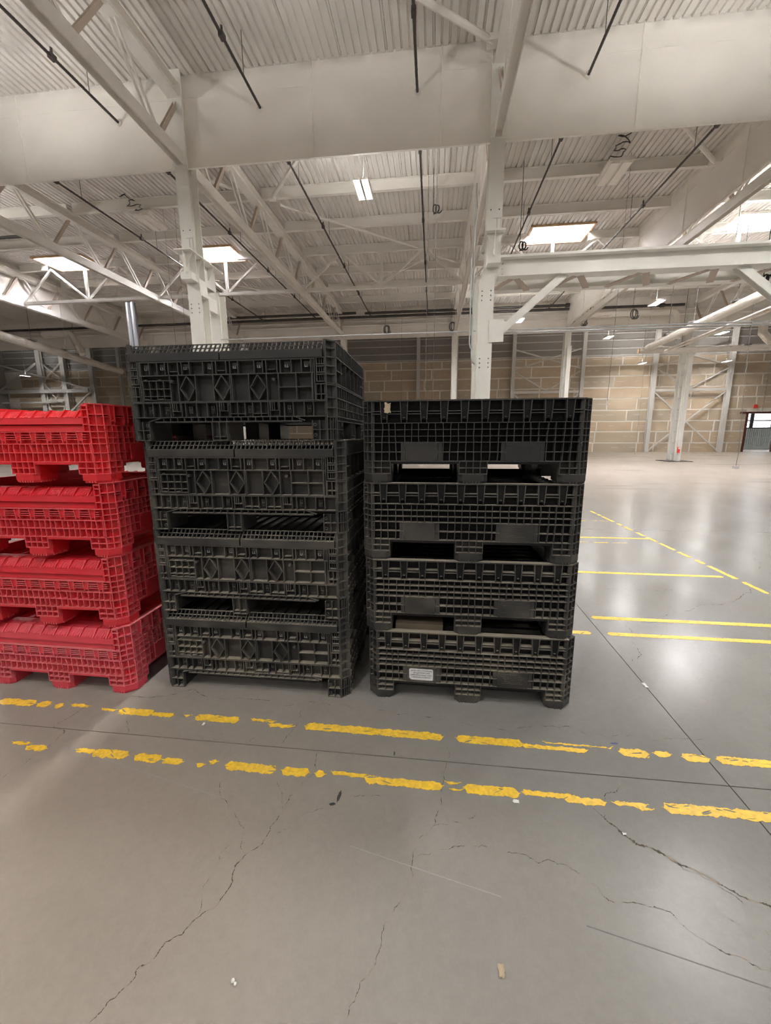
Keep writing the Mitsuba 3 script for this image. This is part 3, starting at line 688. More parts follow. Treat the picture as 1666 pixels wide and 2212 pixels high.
LB = pipe('drain_pipe', 'long beige pipe slanting down to the right above the red bins', [(-18.9, 15.5, 6.05), (-21.6, 27.0, 6.0)], .2, bands=[(-19.6, 18.8, 6.2), (-20.5, 22.3, 6.2)])
P = [(-22.3, 22.2, 7.35), (-20.6, 22.2, 7.35), (-20.0, 22.2, 6.2)]
put(LB + '__branch', MB().tube([P[0]] + bend(*P) + [P[2]], .17, 12), 'm_white_pipe', smooth=40)

CO = [(-2.87, 25.0, 7.6, 'leftmost, beyond the top of the left stack'), (.92, 25.0, 7.65, 'coil just left of the near right column'), (7.95, 24.6, 7.6, 'coil right of the knee brace'), (9.4, 22, 7.2, 'coil above the bent white pipe'), (2.35, 13.0, 6.82, 'coil in front of the skylight above the crane beam'), (-.1, 13.0, 7.9, 'coil high up, knotted to the straight-ahead sprinkler pipe'), (6.6, 9.75, 4.62, 'coil under the crane beam at the right edge')]
for x, y, z, n in CO:
    k = thing('hanging_cord', f'black cord hanging in a ring, {n}', 'cord', 'coiled black drop cords')
    R = .0098 * y if y > 14 else .11
    t = np.linspace(0, 2 * math.pi * 2.2, 46)
    put(k + '__coil', MB().tube(np.c_[x + R * .62 * np.sin(t) + .012 * t, y + .02 * np.cos(t * 1.3), z - R * np.cos(t) * 1.0], .022 if y > 20 else .016, 6), 'm_cable', smooth=60)
    put(k + '__cord', MB().tube([(x, y, z + R), (x, y, ROOF)], .008, 5), 'm_cable')
WRN = ['left of a close pair near the right column', 'right of a close pair near the right column', 'left of the left column', 'just left of the left column', 'in front of the knee-braced beam at right', 'between the columns, far back', 'beside the slanting white pipe', 'in front of the knee brace', 'left of the galvanised downspout']
for wi, (x, y, z0) in enumerate([(-.2, 9.9, 2.0), (-.02, 9.95, 1.9), (-9.0, 14, 1.5), (-8.6, 14, 1.7), (8.6, 12.0, 2.0), (-1.9, 24.8, 1.0), (11.4, 24.6, .4), (5.1, 13, 2.4), (-18, 19, 2.0)]):
    k = thing('drop_wire', f'thin wire hanging from the roof, {WRN[wi]}', 'wire', 'thin wires hanging from the roof')
    put(k + '__wire', MB().tube([(x, y, z0), (x + .02, y, ROOF)], .0045, 5), 'm_wire')
k = thing('floor_cable', 'thin cable dropping from the roof to a small grey box on the far floor', 'cable')
put(k + '__wire', MB().tube([(13.66, 20.05, .08), (13.68, 20.05, .7), (13.45, 20.05, 4.2), (13.3, 20.05, ROOF)], .012, 6), 'm_wire')
put(k + '__box', MB().box(13.58, 13.76, 19.97, 20.14, 0, .12), 'm_steel_grey')
k = thing('alarm_box', 'small red alarm box on the foot of the far column on the open floor', 'box')
put(k + '__body', MB().box(13.68, 13.79, ROW2 - .55, ROW2 - .46, .5, .82), 'm_red_sign'); put(k + '__label', MB().box(13.69, 13.78, ROW2 - .555, ROW2 - .55, .7, .8), 'm_chalk')
k = thing('exit_sign', 'small red sign on the drywall above the doorway', 'sign')
put(k + '__body', MB().box(26.35, 26.65, Y1 - .1, Y1 - .006, 3.58, 3.84), 'm_red_sign')
put(k + '__bracket', MB().box(26.45, 26.55, Y1 - .05, Y1 - .006, 3.84, 3.9), 'm_red_sign')

# ------------------------------------------------------------------ lamps
LIT = [(-1.65, 10.15, 'twin high-bay lamp glowing between the two near columns'), (4.07, 21.6, 'twin lamp glowing behind the knee brace'), (9.3, 19.65, 'lamp glowing above the bent white pipe'), (9.9, 25.95, 'lamp glowing left of the slanting white pipe'), (15.75, 25.75, 'lamp glowing right of the far column, upper one'), (16.1, 30.8, 'small lamp glowing just under the level white pipe'), (16.3, 35.6, 'lamp glowing under the rusty pipe end'), (22.4, 35.6, 'lamp glowing right of the far column, lower one'), (-36.9, 34.3, 'lamp glowing at the far left above the red bins')]
MORE = [(4.74, 6.3), (-1.7, 4.6), (9.2, 15.0), (10.7, 6.3), (-8.2, 6.3), (-14.3, 10.2), (-14.3, -3), (-8.2, -3.4), (-1.7, -1.6), (4.6, .2), (10.7, 0), (16.5, 8), (-1.7, -8), (4.6, -7), (10.7, -7), (-8.2, -7), (16.3, 17), (22, 24), (22.2, 30), (-20, 5), (-26, 16)]
for i, (x, y, n) in enumerate(LIT + [(a, b, None) for a, b in MORE]):
    k = thing('high_bay_lamp', n or 'lit twin high-bay lamp of the hall outside the photo', 'lamp', 'lit high-bay lamps' if n else 'high-bay lamps outside the photo')
    put(k + '__housing', MB().box(x - .17, x + .17, y - .28, y + .28, 7.03, 7.1), 'm_white')
    m = MB()
    for d in (-.095, .095): m.quad((x + d - .066, y - .38, 7.0), (x + d - .066, y + .38, 7.0), (x + d + .066, y + .38, 7.0), (x + d + .066, y - .38, 7.0))
    put(k + '__lens', m, 'm_lamp_glass', emitter={'type': 'area', 'radiance': rgb((LAMP, LAMP * .97, LAMP * .93))})
    m = MB()
    for d in (-.09, .09):
        m.box(x + d - .078, x + d - .068, y - .39, y + .39, 6.985, 7.04).box(x + d + .068, x + d + .078, y - .39, y + .39, 6.985, 7.04)
    put(k + '__rim', m, 'm_white')
    m = MB()
    for d in (-.09, .09): m.quad((x + d - .06, y - .27, 7.105), (x + d + .06, y - .27, 7.105), (x + d + .06, y + .27, 7.105), (x + d - .06, y + .27, 7.105))
    put(k + '__upper_lens', m, 'm_lamp_glass', emitter={'type': 'area', 'radiance': rgb((UPLIGHT, UPLIGHT * .97, UPLIGHT * .93))})
    put(k + '__hanger_wire', MB().tube([(x, y, 7.1), (x, y, ROOF if y < 25.4 else HIGH + .065)], .01, 5), 'm_wire')
for x, y, n in [(4.62, 12.75, 'unlit white fixture hanging under the roof right of the right column'), (-9.12, 13.5, 'unlit white fixture hanging under the roof left of the left column')]:
    k = thing('unlit_lamp', n, 'lamp')
    put(k + '__housing', MB().box(x - .3, x + .3, y - .5, y + .5, 8.35, 8.42), 'm_white')
    for d in (-.14, .14): put(k + '__reflector', MB().box(x + d - .1, x + d + .1, y - .48, y + .48, 8.3, 8.349), 'm_curb')
    rr = np.random.default_rng(int(y * 10)); t = np.linspace(0, 1, 40)
    put(k + '__tangled_cable', MB().tube(np.c_[x - .1 + .15 * np.sin(t * 19) + .1 * rr.normal(0, .3, 40), y - .1 - .9 * t, 8.45 + .2 * t + .05 * np.sin(t * 31)], .012, 5), 'm_cable', smooth=60)

# BINS_HERE
# ------------------------------------------------------------------ collapsed bulk bins
def octagon(x0, x1, y0, y1, c):
    c = c if isinstance(c, (list, tuple)) else [c] * 4      # corners x0y0, x1y0, x1y1, x0y1
    pts = []
    for (x, y, dx, dy), k, flip in zip([(x0, y0, 1, 1), (x1, y0, -1, 1), (x1, y1, -1, -1), (x0, y1, 1, -1)], c, (0, 1, 0, 1)):
        a, b = (x, y + dy * k), (x + dx * k, y)
        pts += [b, a] if flip else [a, b]
    return Polygon(pts).buffer(0)


def jig(r, s=.0012):
    return r.normal(0, s)


def ribs_v(mb, us, z0, z1, y, depth, t, r, bend=.0):
    """upright ribs at us; each row of a rib may lean a little, as moulded and bumped ribs do"""
    zs = np.atleast_1d(z0) if np.ndim(z0) else np.array([z0, z1])
    for u in us:
        a = u + jig(r, bend)
        for p, q in zip(zs, zs[1:]):
            b = a + jig(r, bend)
            mb.hexa([(a - t / 2, y, p), (a + t / 2, y, p), (a + t / 2, y + depth, p), (a - t / 2, y + depth, p), (b - t / 2, y, q), (b + t / 2, y, q), (b + t / 2, y + depth, q), (b - t / 2, y + depth, q)])
            a = b


def post_B(W, D, H, c, rows):
    """one chamfered corner post, at the corner x = W/2, y = -D/2"""
    x, y = W / 2, -D / 2; ml, mr = MB(), MB()
    d, s = .022, math.sqrt(.5)
    p, q = np.array([x - c, y]), np.array([x, y + c]); inn = np.array([-s, s]) * d
    P = lambda a, z: (a[0], a[1], z)
    ml.hexa([P(p + inn, .05), P(q + inn, .05), P(q + inn * 1.3, .05), P(p + inn * 1.3, .05), P(p + inn, H), P(q + inn, H), P(q + inn * 1.3, H), P(p + inn * 1.3, H)])
    for t in (0, .5, 1):
        a = p + (q - p) * t; e = (q - p) / np.linalg.norm(q - p) * .0025
        mr.hexa([P(a - e, .05), P(a + e, .05), P(a + e + inn, .05), P(a - e + inn, .05), P(a - e, H), P(a + e, H), P(a + e + inn, H), P(a - e + inn, H)])
    for z in rows:
        mr.hexa([P(p, z - .0025), P(q, z - .0025), P(q + inn, z - .0025), P(p + inn, z - .0025), P(p, z + .0025), P(q, z + .0025), P(q + inn, z + .0025), P(p + inn, z + .0025)])
    return ml, mr


def full_side_B(W, D, H, c, foot, seed, plates=True):
    """tall side: pockets under the rim, rows of square cells, two plates, fork openings"""
    r = np.random.default_rng(seed)
    y = -D / 2; a, b = -W / 2 + c, W / 2 - c; dp = .034
    pn, rb = MB(), MB()
    pn.box(a, b, y + dp, y + dp + .006, .118, H)
    zr = [.12, .17, .222, .255, .29, .325]
    for z in zr: rb.box(a - .003, b + .003, y, y + dp, z - .002, z + .002)
    n = int(round((b - a) / .0405)); us = np.linspace(a + .012, b - .012, n)
    ribs_v(rb, us, zr, None, y, dp, .0037, r, .0016)
    rb.box(a - .004, b + .004, y - .002, y + dp, H - .007, H)
    k = 10; pu = np.linspace(a + .07, b - .07, k)
    for u in pu:
        for s in (-1, 1):
            rb.hexa([(u + s * .013, y, .342), (u + s * .018, y, .342), (u + s * .018, y + dp, .342), (u + s * .013, y + dp, .342), (u + s * .018, y, H - .006), (u + s * .023, y, H - .006), (u + s * .023, y + dp, H - .006), (u + s * .018, y + dp, H - .006)])
            rb.box(u + s * .013, u + s * .0165, y + .002, y + dp, .325, .342)
        pn.hexa([(u - .014, y + .004, .345), (u + .014, y + .004, .345), (u + .014, y + dp, .345), (u - .014, y + dp, .345), (u - .019, y + .006, H - .006), (u + .019, y + .006, H - .006), (u + .019, y + dp, H - .006), (u - .019, y + dp, H - .006)])
        rb.box(u - .006, u + .006, y - .001, y + .006, .352, .356)
    ed = [a] + list(pu) + [b]
    for p, q in zip(ed, ed[1:]):
        l, h = p + (.02 if p > a else 0), q - (.02 if q < b else 0)
        rb.box(l, h, y + .001, y + dp, .384, .389); rb.box(l, h, y + .001, y + dp, .371, .3755)
    # lip over the fork openings
    for p, q in ((-W / 2 + foot, -foot / 2), (foot / 2, W / 2 - foot)):
        pn.box(p, q, y + .001, y + .05, .105, .118)
    pl = []
    for u in (-W * .232, W * .212):
        m = MB().box(u - .088, u + .088, y - .001, y + dp, .123, .219)
        m.box(u - .112, u - .09, y + .003, y + dp, .123, .219).box(u + .09, u + .112, y + .003, y + dp, .123, .219)
        for dx in (-.078, .078):
            for z in (.131, .211): m.tube([(u + dx, y - .003, z), (u + dx, y, z)], .004, 6)
        pl.append(m)
    rr = np.random.default_rng(3)
    for z, L in ((.204, .05), (.19, .062), (.18, .06), (.17, .052), (.158, .048), (.147, .06)):
        pl[1].box(W * .212 - L, W * .212 + L, y - .0022, y, z - .0016, z + .0016)
    for u in (a + .006, b - .006):
        t = np.linspace(0, 2 * math.pi, 9); rb.tube(np.c_[u + .009 * np.cos(t), np.full(9, y + .004), .205 + .009 * np.sin(t)], .003, 5)
    return pn, rb, pl


def drop_side_B(W, D, H, c, foot, seed):
    """lower side: cut down between the posts, the folded walls lying on it, cells below"""
    r = np.random.default_rng(seed)
    y = -D / 2; a, b = -W / 2 + c, W / 2 - c; dp = .026; pw = .04
    pn, rb = MB(), MB()
    pn.box(a, b, y + dp, y + dp + .006, .118, .29)
    for s in (-1, 1):          # fronts of the two posts beside the cut
        p, q = sorted((s * (W / 2 - c), s * (W / 2 - c - pw)))
        pn.box(p, q, y + .02, y + .03, .118, H)
        pn.box(s * (W / 2 - c - pw) - .004, s * (W / 2 - c - pw) + .004, y + .004, y + .12, .29, H - .016)
        rb.box(p, q, y, y + .02, H - .016, H - .008)
        for z in (.29, .33, .37, .41): rb.box(p, q, y + .002, y + .02, z - .0022, z + .0022)
    zr = [.12, .172, .222]
    for z in zr + [.29]: rb.box(a - .003, b + .003, y, y + dp, z - .0026, z + .0026)
    n = int(round((b - a) / .0365)); us = np.linspace(a + .012, b - .012, n)
    ribs_v(rb, us, [.12, .146, .172, .197, .222], None, y, dp, .0045, r, .0026)
    pu = np.linspace(a + .07, b - .07, 9)
    for u in pu:
        for s in (-1, 1):
            rb.hexa([(u + s * .009, y, .224), (u + s * .013, y, .224), (u + s * .013, y + dp, .224), (u + s * .009, y + dp, .224), (u + s * .017, y, .288), (u + s * .021, y, .288), (u + s * .021, y + dp, .288), (u + s * .017, y + dp, .288)])
        pn.hexa([(u - .01, y + .005, .237), (u + .01, y + .005, .237), (u + .01, y + dp, .237), (u - .01, y + dp, .237), (u - .018, y + .006, .288), (u + .018, y + .006, .288), (u + .018, y + dp, .288), (u - .018, y + dp, .288)])
    ed = [a + .01] + list(pu) + [b - .01]
    for p, q in zip(ed, ed[1:]):
        for z in (.273, .26, .248): rb.box(p + .018, q - .018, y + .001, y + dp, z - .002, z + .002)
    for p, q in ((-W / 2 + foot, -foot / 2), (foot / 2, W / 2 - foot)): pn.box(p, q, y + .001, y + .05, .105, .118)
    return pn, rb


def folded_walls(W, D, tilt):
    """the two folded walls seen between the posts of the drop side, the upper one with a scalloped edge"""
    y = -D / 2 + .005; L = W / 2 - .095; out = []
    for i, (z0, z1) in enumerate(((.294, .327), (.331, .366))):
        m = MB(); t = tilt * (1 if i else .6); yy = y + .012 * (1 - i)
        m.hexa([(-L, yy, z0 + t), (L, yy, z0 - t * .2), (L, yy + .13, z0), (-L, yy + .13, z0), (-L, yy + .006, z1 + t), (L, yy + .006, z1 - t * .2), (L, yy + .13, z1), (-L, yy + .13, z1)])
        if i:
            m.hexa([(-L, yy + .008, z1 + t), (L, yy + .008, z1 - t * .2), (L, yy + .14, z1), (-L, yy + .14, z1), (-L, yy + .052, z1 + .04 + t), (L, yy + .052, z1 + .04), (L, yy + .14, z1 + .04), (-L, yy + .14, z1 + .04)])
            n = 9; p = 2 * L / n
            for k in range(n):
                u = -L + p * (k + .5)
                m.hexa([(u - .004, yy, z1), (u + .004, yy, z1), (u + .004, yy + .08, z1), (u - .004, yy + .08, z1), (u - .004, yy + .04, z1 + .046), (u + .004, yy + .04, z1 + .046), (u + .004, yy + .08, z1 + .046), (u - .004, yy + .08, z1 + .046)])
                for j in range(4):
                    v = u + .012 + (p - .02) * (j + .5) / 4
                    tt = np.linspace(0, math.pi / 2, 5)
                    m.tube(np.c_[v + .010 * (1 - np.cos(tt)), yy + .004 + .04 * np.sin(tt), z1 + .002 + .03 * np.sin(tt) ** 1.5], .0045, 5)
        out.append(m)
    return out


def top_panel(W, D, z, n, ins=.05):
    m = MB().box(-W / 2 + ins, W / 2 - ins, -D / 2 + .075, D / 2 - .075, z, z + .012)
    for u in np.linspace(-W / 2 + ins + .03, W / 2 - ins - .03, n): m.box(u - .003, u + .003, -D / 2 + .08, D / 2 - .08, z + .012, z + .028)
    return m


def foot_B(fw, fd, ix, iy, c, seed):
    """a foot block centred on 0, 0; ix, iy in -1, 0, 1 tell which edges of the bin it stands at"""
    pn, rb = MB(), MB(); h = .049; x, y = fw / 2, fd / 2
    ch = [c if (ix, iy) == (-1, -1) else .022, c if (ix, iy) == (1, -1) else .022, c if (ix, iy) == (1, 1) else .022, c if (ix, iy) == (-1, 1) else .022]
    pn.prism(octagon(-x, x, -y, y, ch), .012, h)
    pn.prism(octagon(-x + .006, x - .006, -y + .006, y - .006, ch), .0, .012)
    for s, ax in ((-1, 0), (1, 0), (-1, 1), (1, 1)):     # tread teeth round the sole
        L = (x if ax == 0 else y) - (.062 if ix and iy else .03)
        for u in np.arange(-L, L + .001, .0165):
            e = (u - .004, u + .004, s * y, s * (y - .008)) if ax == 0 else (s * x, s * (x - .008), u - .004, u + .004)
            rb.box(*e, 0, .013)
    dp = .026
    ins = lambda e, s: e - (dp if s else 0)
    pn.box(-ins(x, ix < 0) + .0, ins(x, ix > 0), -ins(y, iy < 0), ins(y, iy > 0), h, .122)
    for s, ax in ((-1, 0), (1, 0), (-1, 1), (1, 1)):
        if (iy if ax == 0 else ix) != s: continue
        o = c if ((ix if ax == 0 else iy)) else .012
        lo, hi = -(x if ax == 0 else y) + .002, (x if ax == 0 else y) - .002
        cor = ix if ax == 0 else iy
        if cor < 0: lo += c
        if cor > 0: hi -= c
        e = (y if ax == 0 else x)
        for z in (.051, .084): (rb.box(lo, hi, s * e, s * (e - dp), z - .0024, z + .0024) if ax == 0 else rb.box(s * e, s * (e - dp), lo, hi, z - .0024, z + .0024))
        n = max(3, int((hi - lo) / .036) + 1)
        for u in np.linspace(lo + .002, hi - .002, n):
            (rb.box(u - .0022, u + .0022, s * e, s * (e - dp), h, .122) if ax == 0 else rb.box(s * e, s * (e - dp), u - .0022, u + .0022, h, .122))
    return pn, rb


PLY = {}


def shape(tag, mb, m, smooth=False):
    """one ply per mesh and material, shared by every copy"""
    k = (tag, m)
    if k not in PLY: PLY[k] = mikit.ply(mb.mesh(), m, smooth)
    return PLY[k]


def emit(key, tag, mb, m, tw):
    k = key_free(key)
    scene[k] = {**shape(tag, mb, m), 'to_world': tw}
    return k


BW, BD, BH, BC, BF = 1.205, 1.016, .445, .05, .157
BSETS = []
for sd in range(3):
    e = {}
    e['front'] = full_side_B(BW, BD, BH, BC, BF, 100 + sd); e['back'] = full_side_B(BW, BD, BH, BC, BF, 110 + sd)
    e['end'] = drop_side_B(BD, BW, BH, BC, BF, 120 + sd); e['end2'] = drop_side_B(BD, BW, BH, BC, BF, 130 + sd)
    e['walls'] = folded_walls(BD, BW, [.0, .006, -.003][sd]); e['walls2'] = folded_walls(BD, BW, .002)
    BSETS.append(e)
PROWS = [.051, .084, .12, .17, .222, .255, .29, .325, .385, .442]
PB = post_B(BW, BD, BH, BC, PROWS)
FEET = {}
for ix in (-1, 0, 1):
    for iy in (-1, 0, 1): FEET[ix, iy] = foot_B(BF, BF if ix or iy else .2, ix, iy, BC, 0)


def mirror(mb, sx, sy):
    o = MB(); o.n = mb.n; o.v = [v * [sx, sy, 1] for v in mb.v]; o.f = [f[:, ::-1] if sx * sy < 0 else f for f in mb.f]
    return o


def bin_B(label, group, loc, deg, ml, mr, sd, name='bulk_bin'):
    mp = ml.replace('black', 'plate')
    k = thing(name, label, 'bin', group)
    tw = T().translate([float(v) for v in loc]).rotate([0, 0, 1], float(deg)); e = BSETS[sd]
    def two(part, tag, pn, rb, rot=0):
        s = emit(f'{k}__{part}', f'{tag}{sd}{rot}p', pn.turned(rot) if rot else pn, ml, tw)
        emit(f'{s}__ribs', f'{tag}{sd}{rot}r', rb.turned(rot) if rot else rb, mr, tw)
        return s
    s = two('side_wall', 'front', *e['front'][:2]); 
    for i, p in enumerate(e['front'][2]): emit(f'{s}__plate', f'plate{sd}{i}', p, mp, tw)
    two('side_wall', 'back', *e['back'][:2], 180)
    two('end_wall', 'end', *e['end'], 90); two('end_wall', 'end2', *e['end2'], -90)
    for rot, w in ((90, 'walls'), (-90, 'walls2')):
        for i, p in enumerate(e[w]): emit(f'{k}__folded_wall', f'{w}{sd}{i}{rot}', p.turned(rot), ml, tw)
    for sx in (1, -1):
        for sy in (1, -1): 
            s = emit(f'{k}__corner_post', f'post{sx}{sy}', mirror(PB[0], sx, sy), ml, tw)
            emit(f'{s}__ribs', f'postr{sx}{sy}', mirror(PB[1], sx, sy), mr, tw)
    emit(f'{k}__deck', 'deckB', MB().box(-BW / 2 + .03, BW / 2 - .03, -BD / 2 + .03, BD / 2 - .03, .122, .14), ml[:-1] + '3', tw)
    emit(f'{k}__folded_panel', 'topB', top_panel(BD, BW, .36, 11).turned(90), ml[:-1] + '3', tw)
    for (ix, iy), (pn, rb) in FEET.items():
        q = tw @ T().translate([ix * (BW - BF) / 2, iy * (BD - BF) / 2, 0])
        s = key_free(f'{k}__foot'); scene[s] = {**shape(f'foot{ix}{iy}p', pn, mp), 'to_world': q}
        if ix or iy: labels[f'{s}__tread'] = {'kind': 'stuff'}; scene[f'{s}__tread'] = {**shape(f'foot{ix}{iy}r', rb, mr), 'to_world': q}
    return k, tw


BP = [(.233, 2.221, 0, .0, 0), (.216, 2.222, 0, .4, 1), (.213, 2.222, 0, -.3, 2), (.213, 2.222, 0, .5, 0)]
ORD = ['bottom', 'second from the floor', 'third from the floor', 'topmost']
for i, (x, yf, _, deg, sd) in enumerate(BP):
    lab = ['black plastic bin at the bottom of the right stack, with a white address sticker', 'black plastic bin second from the floor in the right stack', 'black plastic bin third from the floor in the right stack', 'black plastic bin on top of the right stack, light showing through its fork openings'][i]
    k, tw = bin_B(lab, 'black bins of the right stack', (x, yf + BD / 2, i * BH), deg, f'm_black_{i}', f'm_rib_{i}', sd)
    if i == 0:
        u = -BW * .232
        st = MB(); pts = octagon(-.072, .072, -.037, .037, .006).difference(Polygon([(-.074, -.039), (-.058, -.039), (-.066, -.03), (-.074, -.024)]))
        st.prism(pts, 0, .0008)
        v = st.v[0]; st.v[0] = np.c_[u - .002 + v[:, 0], -BD / 2 - .0012 - v[:, 2], .172 + v[:, 1] - v[:, 0] * .01]; st.f[0] = st.f[0][:, ::-1]
        s = emit(f'{k}__address_sticker', 'sticker', st, 'm_sticker', tw); labels[s] = {'label': 'white address sticker with four lines of print'}
        for j, (tx, z, dx) in enumerate((('MEDCO HEALTH SOLUTIONS', .194, 0), ('OF LAS VEGAS, INC.', .179, .002), ('6225 ANNIE OAKLEY DRIVE', .1645, 0), ('LAS VEGAS, NV 89120', .150, -.003))):
            t = meshkit.text_mesh(tx, .0075, .0004, bold=True); b = t.bounds; w = b[1][0] - b[0][0]; sc = min(1.0, .128 / w)
            v = np.array(t.vertices); v = np.c_[u + dx + (v[:, 0] - b[0][0] - w / 2) * sc, -BD / 2 - .0021 - v[:, 2], z + v[:, 1] - v[:, 0] * .01]
            kk = key_free(f'{s}__print_line'); scene[kk] = {**mikit.ply((v, np.array(t.faces)), 'm_ink'), 'to_world': tw}

# the red stack: same pattern turned a quarter, its cut-down end towards the camera
RP = [(-1.846, 2.083, -.6, 2), (-1.868, 2.088, .5, 1), (-1.862, 2.09, .9, 0), (-1.862, 2.092, .3, 2)]
for i, (xr, yf, deg, sd) in enumerate(RP):
    lab = ['faded red plastic bin standing on the floor at the left edge, lowest of its stack', 'red plastic bin second from the floor at the left edge', 'red plastic bin third from the floor at the left edge', 'bright red plastic bin on top of the stack at the left edge'][i]
    bin_B(lab, 'red bins of the left-hand stack', (xr - BD / 2, yf + BW / 2, i * BH), 90 + deg, f'm_red_{i}', f'm_redrib_{i}', sd, 'red_bulk_bin')

# ---- the left black stack: bins with a diamond-ribbed front and folded doors
AW, AD, AH, AC = 1.215, 1.016, .5235, .045


def front_A(seed, with_center_foot=True):
    r = np.random.default_rng(seed)
    y = -AD / 2; a, b = -AW / 2 + AC, AW / 2 - AC; L = b - a; dp = .034; t = .0055
    pn, rb, clip = MB(), MB(), MB()
    pn.box(a, b, y + dp, y + dp + .006, .128, .43)
    H_ = lambda z, p=a, q=b, tt=t: rb.box(p, q, y, y + dp, z - tt / 2, z + tt / 2)
    V_ = lambda u, z0, z1, tt=t: rb.box(u - tt / 2, u + tt / 2, y, y + dp, z0, z1)
    R1 = lambda x: a + (x - 45) / 1290 * L
    R2 = lambda x: a + (x - 62) / 1278 * L
    R3 = lambda x: a + (x - 78) / 1265 * L
    R4 = lambda x: a + (x - 92) / 1262 * L
    for z, tt in ((.428, .006), (.357, .006), (.215, .006), (.209, .004), (.13, .006), (.106, .006)):
        lo, hi = (R1(118), R1(1262)) if z > .36 else (R2(128), R2(1270)) if z > .3 else (a, b)
        if z < .11: lo, hi = R4(230), R4(1195)
        H_(z, lo, hi, tt)
    for x in (120, 182, 235, 290, 312, 378, 402, 455, 545, 608, 630, 697, 722, 775, 880, 935, 957, 1027, 1047, 1117, 1182, 1240, 1262): V_(R1(x), .357, .428, .0048)
    for x in (158, 268, 425, 588, 752, 910, 1088, 1212):       # hinge clips
        u = R1(x); pn.box(u - .016, u + .016, y + .012, y + dp, .392, .418)
        for d in (-.008, .004): clip.tube([(u + d, y + .006, .386), (u + d, y + .006, .4)], .003, 5)
        clip.tube([(u - .01, y + .008, .388), (u + .01, y + .008, .388)], .0025, 5)
    for x in (345, 662, 990): rb.box(R1(x) - .02, R1(x) + .02, y + .004, y + dp, .375, .38)
    # the row of diamonds
    for x in (385, 500, 618, 728, 738, 850, 965, 1040, 1152, 1250): V_(R2(x), .215, .357)
    V_(R2(330), .215, .357)
    H_(.285, R2(1040), R2(1250))
    for x in (145, 190, 237, 285): V_(R2(x), .225, .33, .004)
    for z in (.33, .286, .246, .226): H_(z, R2(145), R2(330), .0045)
    for x in (167, 262): rb.box(R2(x) - .014, R2(x) + .014, y - .002, y + .012, .226, .234); rb.box(R2(x) - .008, R2(x) + .008, y, y + .01, .33, .338)
    for x in (443, 674, 908):
        u = R2(x); w, h = .0435, .066; c = [(u, .286 + h), (u + w, .286), (u, .286 - h), (u - w, .286)]
        for p, q in zip(c, c[1:] + c[:1]):
            rb.bar((p[0], y + dp / 2, p[1]), (q[0], y + dp / 2, q[1]), dp, .005)
    for x in (342, 1010): rb.tube([(R2(x), y - .004, .325), (R2(x), y + dp, .325)], .009, 7)
    # corner latches
    for s in (0, 1):
        p, q = (R1(48), R1(104)) if s == 0 else (R1(1272), R1(1334))
        for z in (.433, .399, .389, .357, .347, .311): rb.box(p, q, y, y + dp, z - .0028, z + .0028)
        for u in (p + .003, q - .003): rb.box(u - .003, u + .003, y, y + dp, .308, .436)
        for u in (p + .018, p + .03, p + .041): rb.box(u - .002, u + .002, y + .008, y + dp, .311, .433)
        p2, q2 = (a, R2(120)) if s == 0 else (R2(1272), b)
        for z in (.298, .245): rb.box(p2, q2, y, y + dp, z - .0028, z + .0028)
        rb.box((p2 + q2) / 2 - .0025, (p2 + q2) / 2 + .0025, y, y + dp, .215, .298)
        V_(R2(128) if s == 0 else R2(1268), .215, .43, .006); V_(R2(138) if s == 0 else R2(1256), .215, .43, .004)
        for u in (p2 + .003, q2 - .003): rb.box(u - .002, u + .002, y, y + dp, .215, .3)
    # latch row and the row of small cells
    for x in (148, 212, 258, 330, 430, 505, 575, 640, 727, 775, 822, 872, 926, 972, 1075, 1130, 1200, 1258): V_(R3(x), .13, .209, .0045)
    for x in (372, 685, 1012):
        u = R3(x)
        for d in (-.022, -.012, 0, .022): rb.box(u + d - .002, u + d + .002, y, y + dp, .163, .209)
        rb.box(u - .024, u + .024, y, y + dp, .161, .165)
        rb.box(u - .028, u - .024, y, y + dp, .13, .209); rb.box(u + .027, u + .031, y, y + dp, .13, .209)
    H_(.147, R3(727), R3(820), .004); H_(.147, R3(880), R3(972), .004)
    for x in (190, 305, 462, 610, 850, 1105, 1232):
        u = R3(x)
        for d in (-.011, -.003, .006): rb.box(u + d - .0018, u + d + .0018, y + .012, y + dp, .15, .19)
        rb.box(u - .012, u + .008, y + .012, y + dp, .168, .173)
    for x in np.arange(275, 1190, 47): V_(R3(x), .106, .13, .0042)
    pn.box(R4(230), R4(1195), y + .002, y + .07, .1, .107)
    for p, q in ((R3(175), R3(270)), (R3(1135), R3(1200))): rb.bar((p, y + dp / 2, .108 if p < 0 else .13), (q, y + dp / 2, .13 if p < 0 else .108), dp, .005)
    return pn, rb, clip


def lattice_door(left):
    """one folded door: a solid lip and above it a slanting two-row grid"""
    y = -AD / 2 - .004; a, b = -AW / 2 + AC, AW / 2 - AC; L = b - a
    p, q = (a + .012, a + L * .474) if left else (a + L * .482, b - .018)
    m = MB().box(p, q, y, y + .04, .434, .474); m.box(p + .005, q - .005, y + .004, y + .04, .43, .434)
    g = MB(); y0, z0, y1, z1 = y + .003, .474, y + .04, .521
    P = lambda t: (y0 + (y1 - y0) * t, z0 + (z1 - z0) * t)
    for t in (0.02, .5, 1):
        yy, zz = P(t); g.box(p, q, yy, yy + .008, zz - .0024, zz + .0024)
    n = 20 if left else 23
    us = np.linspace(p + .006, q - .004, n)
    for u in us: g.hexa([(u - .0022, y0, z0), (u + .0022, y0, z0), (u + .0022, y0 + .01, z0 - .003), (u - .0022, y0 + .01, z0 - .003), (u - .0022, y1, z1), (u + .0022, y1, z1), (u + .0022, y1 + .01, z1 - .003), (u - .0022, y1 + .01, z1 - .003)])
    return m, g


